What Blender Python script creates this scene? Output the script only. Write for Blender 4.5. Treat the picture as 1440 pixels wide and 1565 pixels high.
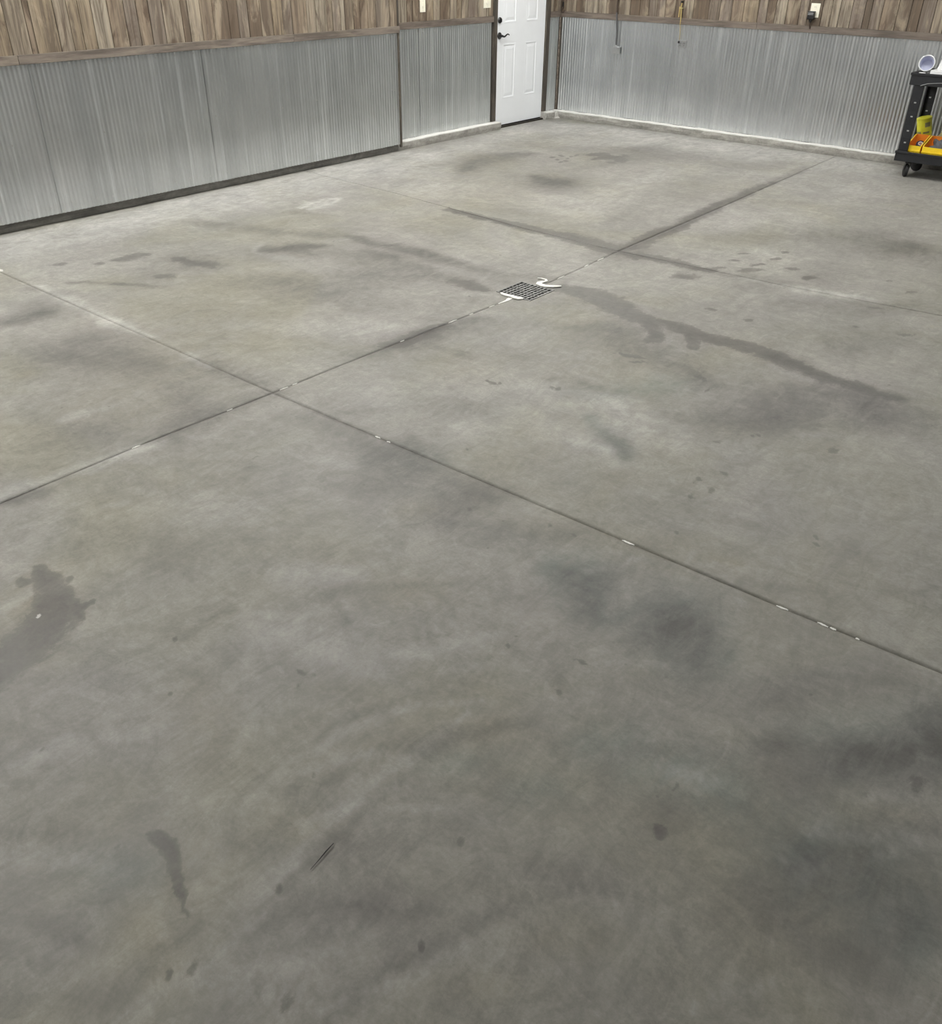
import bpy, bmesh, math, random
import numpy as np
from mathutils import Vector, Matrix

for o in list(bpy.data.objects):
    bpy.data.objects.remove(o)
SC = bpy.context.scene
COL = SC.collection
PI = math.pi

# ------------------------------------------------------------------ camera
cam_d = bpy.data.cameras.new('camera')
cam = bpy.data.objects.new('camera', cam_d)
COL.objects.link(cam)
RT = Vector((0.77082828, 0.63696545, 0.0099387))
UP = Vector((-0.35047833, 0.41100264, 0.84157101))
FW = Vector((-0.53196682, 0.65219004, -0.54005505))
m = Matrix.Identity(4)
for i in range(3):
    m[i][0], m[i][1], m[i][2] = RT[i], UP[i], -FW[i]
m[0][3], m[1][3], m[2][3] = 6.805, -9.909, 1.8
cam.matrix_world = m
cam_d.sensor_fit = 'HORIZONTAL'
cam_d.sensor_width = 36.0
cam_d.lens = 1354.23 / 1440 * 36.0
cam_d.clip_start = 0.05
SC.camera = cam

# ------------------------------------------------------------------ world, exposure
w = bpy.data.worlds.new('world'); SC.world = w; w.use_nodes = True
w.node_tree.nodes['Background'].inputs[0].default_value = (0.8, 0.9, 1.0, 1)
w.node_tree.nodes['Background'].inputs[1].default_value = 0.05
SC.view_settings.view_transform = 'Standard'
SC.view_settings.look = 'None'
SC.view_settings.gamma = 1
SC.view_settings.use_curve_mapping = False
SC.view_settings.exposure = 0.05

# ceiling lamps of the garage (long LED fixtures): x, y, length, watts, turned along y?
CEIL = 3.45
LAMPS = [(1.7, -1.9, 1.2, 165, False, 'corner nearest the white door'), (1.4, -5.2, 1.2, 185, True, 'middle of the corrugated left wall'),
         (5.0, -2.4, 1.2, 120, False, 'middle of the back wall'), (4.9, -6.0, 1.2, 30, True, 'floor right of the drain'),
         (1.7, -9.0, 1.2, 235, True, 'left wall, level with the camera'), (8.6, -3.0, 1.2, 90, False, 'back wall, right of the cart'),
         (8.4, -11.8, 1.2, 8, True, 'front wall, right of the camera'), (3.4, -12.2, 1.2, 30, True, 'front wall, left of the camera')]
for (x, y, ln, wt, al, wh) in LAMPS:          # bare tubes shine to the sides as well as down
    for k in (-1, 0, 1):
        ld = bpy.data.lights.new('ceiling_lamp_light', 'POINT')
        ld.energy = wt / 3; ld.color = (1.0, 0.99, 0.955); ld.shadow_soft_size = .09
        lo = bpy.data.objects.new('ceiling_lamp_light', ld)
        lo.location = (x + (0 if al else k * .42), y + (k * .42 if al else 0), CEIL - 0.17); COL.objects.link(lo)

# ------------------------------------------------------------------ node helper
class NT:
    def __init__(s, name):
        s.m = bpy.data.materials.new(name); s.m.use_nodes = True
        s.t = s.m.node_tree; s.n = s.t.nodes; s.l = s.t.links
        s.b = s.n['Principled BSDF']
    def new(s, typ, **kw):
        n = s.n.new(typ)
        for k, v in kw.items(): setattr(n, k, v)
        return n
    def put(s, sock, v):
        if isinstance(v, bpy.types.NodeSocket): s.l.new(v, sock)
        elif isinstance(v, (tuple, list)): sock.default_value = (*v, 1) if len(v) == 3 and sock.type == 'RGBA' else v
        else: sock.default_value = v
    def pos(s, scale=(1, 1, 1), rot=(0, 0, 0), obj=False):
        tc = s.new('ShaderNodeTexCoord')
        if not obj:
            g = s.new('ShaderNodeNewGeometry'); src = g.outputs['Position']
        else: src = tc.outputs['Object']
        mp = s.new('ShaderNodeMapping'); s.l.new(src, mp.inputs[0])
        mp.inputs['Scale'].default_value = scale; mp.inputs['Rotation'].default_value = rot
        return mp.outputs[0]
    def noise(s, vec, scale, detail=4, rough=.55, dist=0):
        n = s.new('ShaderNodeTexNoise')
        s.l.new(vec, n.inputs['Vector']); n.inputs['Scale'].default_value = scale
        n.inputs['Detail'].default_value = detail; n.inputs['Roughness'].default_value = rough
        n.inputs['Distortion'].default_value = dist
        return n.outputs['Fac']
    def math(s, op, a, b=0.0, clamp=False):
        n = s.new('ShaderNodeMath', operation=op); n.use_clamp = clamp
        s.put(n.inputs[0], a); s.put(n.inputs[1], b); return n.outputs[0]
    def rng(s, v, a, b, c=0.0, d=1.0, smooth=False):
        n = s.new('ShaderNodeMapRange'); n.clamp = True
        if smooth: n.interpolation_type = 'SMOOTHSTEP'
        for i, q in enumerate((v, a, b, c, d)): s.put(n.inputs[i], q)
        return n.outputs[0]
    def mix(s, f, a, b, mode='MIX'):
        n = s.new('ShaderNodeMix', data_type='RGBA', blend_type=mode)
        s.put(n.inputs[0], f); s.put(n.inputs[6], a); s.put(n.inputs[7], b); return n.outputs[2]
    def attr(s, name):
        n = s.new('ShaderNodeAttribute', attribute_name=name); return n.outputs['Fac']
    def objrand(s):
        return s.new('ShaderNodeObjectInfo').outputs['Random']
    def bump(s, h, strength=.2, dist=.01):
        n = s.new('ShaderNodeBump'); s.put(n.inputs['Height'], h)
        n.inputs['Strength'].default_value = strength; n.inputs['Distance'].default_value = dist
        s.l.new(n.outputs[0], s.b.inputs['Normal'])
    def set(s, **kw):
        for k, v in kw.items(): s.put(s.b.inputs[k.replace('_', ' ')], v)
        return s.m

def plain(name, col, rough=.5, metal=0.0, spec=.5, var=.06, scale=30):
    t = NT(name); p = t.pos(obj=True)
    n = t.noise(p, scale, 3)
    c = t.mix(t.rng(n, .3, .7), tuple(max(0, q * (1 - var)) for q in col), tuple(q * (1 + var) for q in col))
    t.set(Base_Color=c, Roughness=rough, Metallic=metal)
    t.b.inputs['Specular IOR Level'].default_value = spec
    return t.m

# ------------------------------------------------------------------ materials
def concrete_material():
    t = NT('floor_concrete')
    p = t.pos(); ps = t.pos((1.0, 0.45, 1), (0, 0, .9)); pt = t.pos((.5, 1.0, 1), (0, 0, -.25))
    big = t.noise(p, .55, 5, .55, .6)
    mid = t.noise(ps, 2.2, 7, .62, 1.0)
    mid2 = t.noise(pt, 5.0, 7, .65, 1.4)
    hue = t.noise(p, 1.1, 4, .5, .8)
    fine = t.noise(p, 38, 5, .7)
    grain = t.noise(p, 260, 2, .6)
    c = t.mix(t.rng(big, .34, .68, smooth=True), C0, C1)
    c = t.mix(t.math('MULTIPLY', t.rng(hue, .45, .64), .55), c, CV)                    # violet-grey clouds
    c = t.mix(t.math('MULTIPLY', t.rng(hue, .50, .34), .45), c, CO)                    # olive clouds
    val = t.math('MULTIPLY', t.rng(mid, .30, .70, .83, 1.13), t.rng(mid2, .30, .70, .90, 1.09))
    val = t.math('MULTIPLY', val, t.rng(fine, .25, .75, .93, 1.07))
    val = t.math('MULTIPLY', val, t.rng(grain, .2, .8, .95, 1.05))
    t10 = t.noise(ps, 11, 8, .72, 2.2); t30 = t.noise(pt, 30, 6, .75, 1.0); t5 = t.noise(p, 3.4, 9, .68, 2.6)
    val = t.math('MULTIPLY', val, t.rng(t10, .34, .66, .87, 1.12))
    val = t.math('MULTIPLY', val, t.rng(t30, .32, .68, .90, 1.09))
    val = t.math('MULTIPLY', val, t.rng(t5, .485, .53, .955, 1.035))
    tiny = t.noise(p, 95, 4, .75)
    val = t.math('MULTIPLY', val, t.rng(tiny, .3, .7, .90, 1.09))
    # tonal stains with broken edges; st_L also holds painted brightness near the walls
    brk = t.noise(ps, 9, 6, .68, 1.2)
    brk2 = t.noise(p, 22, 5, .7, .5)
    def soft(name, lo=.30, hi=1.45):
        return t.math('MULTIPLY', t.attr(name), t.rng(brk, .3, .7, lo, hi), True)
    c = t.mix(t.math('MULTIPLY', soft('st_V'), .75), c, (.247, .236, .226))
    c = t.mix(t.math('MULTIPLY', soft('st_B'), .75), c, (.232, .214, .164))
    c = t.mix(t.math('MULTIPLY', soft('st_T'), .8), c, (.150, .172, .158))
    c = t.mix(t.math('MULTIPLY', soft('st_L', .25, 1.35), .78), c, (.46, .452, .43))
    c = t.mix(t.math('MULTIPLY', soft('st_D', .6, 1.3), .85), c, (.082, .078, .072))
    hard = t.attr('st_H')
    hs = t.math('ADD', hard, t.math('ADD', t.rng(brk2, .25, .75, -.24, .24), t.rng(brk, .3, .7, -.22, .22)))
    hm = t.math('MULTIPLY', t.rng(hs, .24, .52, smooth=True), t.rng(hard, .05, .8, .38, .78))
    c = t.mix(hm, c, (.088, .082, .075))
    ws = t.math('ADD', t.attr('st_W'), t.rng(brk2, .25, .75, -.25, .25))
    wm = t.rng(ws, .36, .55, smooth=True)
    c = t.mix(t.math('MULTIPLY', wm, .8), c, (.66, .65, .62))
    # scattered pits and specks
    v = t.new('ShaderNodeTexVoronoi'); v.inputs['Scale'].default_value = 7.0
    t.l.new(p, v.inputs['Vector'])
    sp = t.math('MULTIPLY', t.rng(v.outputs['Distance'], .05, .035), t.rng(t.noise(p, 3, 2), .52, .6))
    c = t.mix(t.math('MULTIPLY', sp, .45), c, (.10, .095, .085))
    cv = t.new('ShaderNodeCombineXYZ')
    for i in range(3): t.l.new(val, cv.inputs[i])
    c = t.mix(1.0, c, cv.outputs[0], 'MULTIPLY')
    rg = t.math('SUBTRACT', t.rng(mid, .3, .7, .50, .64), t.math('MULTIPLY', hm, .12))
    h = t.math('ADD', t.math('MULTIPLY', fine, .5), t.math('MULTIPLY', mid2, .6))
    t.bump(h, .2, .004)
    t.set(Base_Color=c, Roughness=rg)
    t.b.inputs['Specular IOR Level'].default_value = .42
    return t.m
C0, C1, CV, CO = (.222, .214, .190), (.290, .283, .256), (.258, .245, .234), (.232, .218, .168)

def steel_material():
    t = NT('galvanised_steel')
    p = t.pos(); pl = t.pos((1, 1, .06))
    st = t.noise(pl, 9, 4, .6); sp = t.new('ShaderNodeTexVoronoi'); sp.inputs['Scale'].default_value = 60
    t.l.new(p, sp.inputs['Vector'])
    cl = t.noise(p, 2.0, 4, .6)
    c = t.mix(t.rng(cl, .3, .7), (.58, .605, .62), (.70, .725, .74))
    c = t.mix(t.math('MULTIPLY', t.rng(st, .48, .62), .35), c, (.42, .445, .455))  # darker streaks painted in for uneven reflections along the ribs
    st2 = t.noise(t.pos((1, 1, .03)), 22, 3, .6)
    c = t.mix(t.math('MULTIPLY', t.rng(st2, .55, .68), .6), c, (.88, .91, .93))  # bright streaks painted in as highlights on the ribs
    sx = t.new('ShaderNodeSeparateColor'); t.l.new(sp.outputs['Color'], sx.inputs[0])
    r = t.math('ADD', t.rng(st, .3, .7, .285, .38), t.rng(sx.outputs[0], 0, 1, -.004, .006))
    z = t.new('ShaderNodeSeparateXYZ'); t.l.new(t.pos(), z.inputs[0])
    # foot of the sheets painted paler and duller for the floor's reflection
    dust = t.math('MULTIPLY', t.rng(z.outputs[2], .42, .05), t.rng(t.noise(p, 12, 5, .7), .2, .8, .25, 1.0))
    c = t.mix(t.math('MULTIPLY', dust, .5), c, (.52, .52, .49))
    t.set(Base_Color=c, Metallic=t.math('SUBTRACT', 1.0, t.math('MULTIPLY', dust, .45)),
          Roughness=t.math('ADD', r, t.math('MULTIPLY', dust, .3)))
    return t.m

def wood_material(name, vertical=True, tones=None, blot=1.0):
    t = NT(name)
    sc = (1, 1, .06) if vertical else (.08, .08, 1)
    p = t.pos(sc); p1 = t.pos((1, 1, .3) if vertical else (.3, .3, 1))
    rnd = t.objrand()
    # shift the grain per board
    cmb = t.new('ShaderNodeCombineXYZ'); t.l.new(t.math('MULTIPLY', rnd, 37.0), cmb.inputs[2])
    t.l.new(t.math('MULTIPLY', rnd, 11.0), cmb.inputs[0])
    va = t.new('ShaderNodeVectorMath', operation='ADD'); t.l.new(p, va.inputs[0]); t.l.new(cmb.outputs[0], va.inputs[1])
    vb = t.new('ShaderNodeVectorMath', operation='ADD'); t.l.new(p1, vb.inputs[0]); t.l.new(cmb.outputs[0], vb.inputs[1])
    g = t.noise(va.outputs[0], 30, 6, .65, .35)
    g2 = t.noise(va.outputs[0], 90, 4, .7, .5)
    bl = t.noise(vb.outputs[0], 7.5, 6, .62, .8)
    pal = tones
    r = t.new('ShaderNodeValToRGB'); r.color_ramp.interpolation = 'CONSTANT'
    el = r.color_ramp.elements
    while len(el) < len(pal): el.new(.5)
    for i, c in enumerate(pal):
        el[i].position = i / len(pal); el[i].color = (*c, 1)
    t.l.new(rnd, r.inputs[0])
    c = r.outputs[0]
    c = t.mix(t.math('MULTIPLY', t.rng(g, .42, .60), .78), c, tuple(q * .42 for q in pal[0]))
    c = t.mix(t.math('MULTIPLY', t.rng(bl, .53, .64), .6 * blot), c, (.36, .30, .225))
    c = t.mix(t.math('MULTIPLY', t.rng(bl, .44, .33), .85 * blot), c, (.075, .052, .036))
    # knots
    v = t.new('ShaderNodeTexVoronoi'); v.inputs['Scale'].default_value = 3.4; t.l.new(vb.outputs[0], v.inputs['Vector'])
    c = t.mix(t.math('MULTIPLY', t.rng(v.outputs['Distance'], .14, .05), .8), c, (.045, .03, .02))
    c = t.mix(1.0, c, t.mix(t.rng(g2, .2, .8), (.82, .82, .82), (1.15, 1.15, 1.15)), 'MULTIPLY')
    t.set(Base_Color=c, Roughness=.62)
    t.b.inputs['Specular IOR Level'].default_value = .25
    t.bump(g, .15, .003)
    return t.m

def curb_material(name, base, dusty):
    t = NT(name); p = t.pos(); q = t.pos((1, 1, 3))
    g = t.new('ShaderNodeNewGeometry'); nz = t.new('ShaderNodeSeparateXYZ'); t.l.new(g.outputs['Normal'], nz.inputs[0])
    a = t.noise(q, 4, 6, .7, 1); b = t.noise(p, 30, 5, .7)
    c = t.mix(t.rng(a, .35, .68), tuple(k * .72 for k in base), tuple(k * 1.35 for k in base))
    c = t.mix(t.math('MULTIPLY', t.rng(b, .45, .7), .35), c, (.12, .11, .10))
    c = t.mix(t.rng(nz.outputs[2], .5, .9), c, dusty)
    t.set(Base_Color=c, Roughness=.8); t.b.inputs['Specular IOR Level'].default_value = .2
    t.bump(b, .4, .006); return t.m

M = {}
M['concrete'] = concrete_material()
M['steel'] = steel_material()
TONES = [tuple(1.05 * q for q in c) for c in [(.205, .160, .118), (.125, .092, .066), (.245, .205, .158), (.180, .148, .122), (.225, .178, .125), (.165, .135, .110), (.30, .26, .205), (.112, .086, .064)]]
M['plank'] = wood_material('barn_wood', True, TONES)
M['rail'] = wood_material('rail_wood', False, [(.175, .145, .122), (.190, .160, .134), (.165, .138, .118)], .25)
M['darktrim'] = wood_material('dark_trim_wood', True, [(.088, .076, .063), (.080, .069, .058)], .15)
M['curb'] = curb_material('curb_concrete', (.36, .35, .325), (.78, .775, .75))
M['curbshade'] = curb_material('curb_shaded_concrete', (.22, .215, .20), (.3, .3, .29))  # same curb, darkened for the shade under the wall overhang
M['wallboard'] = plain('wall_sheathing', (.10, .085, .07), .8)
M['farwall'] = plain('far_wall', (.40, .40, .39), .6)
M['ceiling'] = plain('ceiling_steel', (.72, .73, .72), .45)
M['subbase'] = plain('joint_filler', (.05, .047, .042), .9)
M['door'] = plain('door_white', (.84, .865, .90), .38, var=.012, scale=8)
M['black'] = plain('matte_black_metal', (.008, .008, .009), .35)
M['cart'] = plain('black_plastic', (.007, .008, .011), .45, var=.2)
M['rubber'] = plain('black_rubber', (.012, .012, .013), .7)
M['zinc'] = plain('zinc_metal', (.62, .63, .63), .32, 1.0)
M['dull_zinc'] = plain('dull_zinc', (.40, .41, .42), .4, .8)
M['bronze'] = plain('dark_bronze', (.035, .028, .02), .4, .6)
M['cream'] = plain('cream_plastic', (.83, .80, .68), .35, var=.015)
M['white'] = plain('white_plastic', (.86, .87, .88), .3, var=.01)
M['bluewhite'] = plain('blue_white_plastic', (.56, .58, .72), .35, var=.03)
M['caulk'] = plain('white_caulk', (.86, .855, .82), .5, var=.02)
M['bin'] = plain('yellow_plastic', (.88, .62, .02), .35, var=.05)
M['bin_shade'] = plain('shaded_yellow_plastic', (.78, .25, .025), .4, var=.05)  # shaded yellow of the bin interiors, put in as orange colour
M['tub'] = plain('lime_label', (.62, .60, .03), .4, var=.08)
M['tubgrey'] = plain('grey_print', (.22, .22, .10), .5)
M['rag'] = plain('grey_rag', (.10, .105, .115), .8, var=.3)
M['navy'] = plain('navy_plastic', (.03, .035, .07), .3)
M['beige'] = plain('beige_cloth', (.42, .38, .20), .8, var=.2)
M['yellowcord'] = plain('yellow_cord', (.50, .38, .14), .5)
M['browncord'] = plain('brown_cord', (.05, .032, .022), .5)
M['graycord'] = plain('grey_conduit', (.10, .10, .105), .4, .3)
M['iron'] = plain('cast_iron', (.22, .22, .215), .5, .5, var=.25)
M['pit'] = plain('drain_pit', (.006, .006, .006), .9)
em = NT('lamp_glow'); em.set(Base_Color=(.9, .9, .88)); em.b.inputs['Emission Color'].default_value = (1, .985, .94, 1)
em.b.inputs['Emission Strength'].default_value = 3.0; M['glow'] = em.m

# ------------------------------------------------------------------ mesh helpers
WL = {}
def loc_of(o):
    v = Vector((0, 0, 0))
    while o is not None:
        v += WL.get(o.name, Vector((0, 0, 0))); o = o.parent
    return v

class MB:
    def __init__(s): s.v = []; s.f = []; s.sm = False
    def box(s, x0, x1, y0, y1, z0, z1):
        b = len(s.v)
        s.v += [(x, y, z) for z in (z0, z1) for y in (y0, y1) for x in (x0, x1)]
        for q in ((0, 2, 3, 1), (4, 5, 7, 6), (0, 1, 5, 4), (2, 6, 7, 3), (0, 4, 6, 2), (1, 3, 7, 5)):
            s.f.append(tuple(b + i for i in q))
        return s
    def hexa(s, p):                      # 8 points, order as in box
        b = len(s.v); s.v += [tuple(q) for q in p]
        for q in ((0, 2, 3, 1), (4, 5, 7, 6), (0, 1, 5, 4), (2, 6, 7, 3), (0, 4, 6, 2), (1, 3, 7, 5)):
            s.f.append(tuple(b + i for i in q))
        return s
    def ring(s, c, ax, r, n=20, ref=None):
        ax = Vector(ax).normalized()
        a = ax.orthogonal().normalized() if ref is None else Vector(ref).normalized()
        bb = ax.cross(a); i0 = len(s.v)
        for k in range(n):
            t = 2 * PI * k / n
            s.v.append(tuple(Vector(c) + a * (r * math.cos(t)) + bb * (r * math.sin(t))))
        return list(range(i0, i0 + n))
    def lathe(s, c, ax, prof, n=20, caps=True):   # prof: (distance along axis, radius)
        ax = Vector(ax).normalized(); c = Vector(c); ref = ax.orthogonal().normalized()
        rs = [s.ring(c + ax * h, ax, max(r, 1e-5), n, ref) for h, r in prof]
        for a, b in zip(rs, rs[1:]):
            for k in range(n): s.f.append((a[k], a[(k + 1) % n], b[(k + 1) % n], b[k]))
        if caps: s.f.append(tuple(reversed(rs[0]))); s.f.append(tuple(rs[-1]))
        s.sm = True; return s
    def tube(s, pts, r, n=8):
        pts = [Vector(p) for p in pts]; rs = []; ref = None
        for i, p in enumerate(pts):
            d = (pts[min(i + 1, len(pts) - 1)] - pts[max(i - 1, 0)]).normalized()
            if ref is None: ref = d.orthogonal().normalized()
            ref = (ref - d * ref.dot(d)).normalized()
            rr = r[i] if isinstance(r, (list, tuple)) else r
            rs.append(s.ring(p, d, rr, n, ref))
        for a, b in zip(rs, rs[1:]):
            for k in range(n): s.f.append((a[k], a[(k + 1) % n], b[(k + 1) % n], b[k]))
        s.f.append(tuple(reversed(rs[0]))); s.f.append(tuple(rs[-1])); s.sm = True
        return s
    def prism(s, poly, z0, z1):
        b = len(s.v); n = len(poly)
        s.v += [(x, y, z0) for x, y in poly] + [(x, y, z1) for x, y in poly]
        for k in range(n): s.f.append((b + k, b + (k + 1) % n, b + n + (k + 1) % n, b + n + k))
        s.f.append(tuple(range(b + n - 1, b - 1, -1))); s.f.append(tuple(range(b + n, b + 2 * n)))
        return s
    def build(s, name, mat, parent=None, bevel=0, mat2=None):
        off = loc_of(parent)
        me = bpy.data.meshes.new(name)
        me.from_pydata([(x - off.x, y - off.y, z - off.z) for x, y, z in s.v], [], s.f)
        bm = bmesh.new(); bm.from_mesh(me); bmesh.ops.recalc_face_normals(bm, faces=bm.faces); bm.to_mesh(me); bm.free()
        me.materials.append(M[mat])
        o = bpy.data.objects.new(name, me); COL.objects.link(o)
        if parent is not None: o.parent = parent
        if s.sm:
            for p in me.polygons: p.use_smooth = True
            try: me.set_sharp_from_angle(angle=math.radians(40))
            except Exception: pass
        if bevel:
            b = o.modifiers.new('bevel', 'BEVEL'); b.width = bevel; b.segments = 2; b.limit_method = 'ANGLE'
        return o

def tag(o, label, cat, group=None):
    o['label'] = label; o['category'] = cat
    if group: o['group'] = group
    return o
def thing(name, loc, label, cat, group=None):
    o = bpy.data.objects.new(name, None); o.location = loc; COL.objects.link(o)
    WL[o.name] = Vector(loc); o.empty_display_size = .1
    return tag(o, label, cat, group)
def struct(o):
    o['kind'] = 'structure'; return o
def stuff(o):
    o['kind'] = 'stuff'; return o

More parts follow.
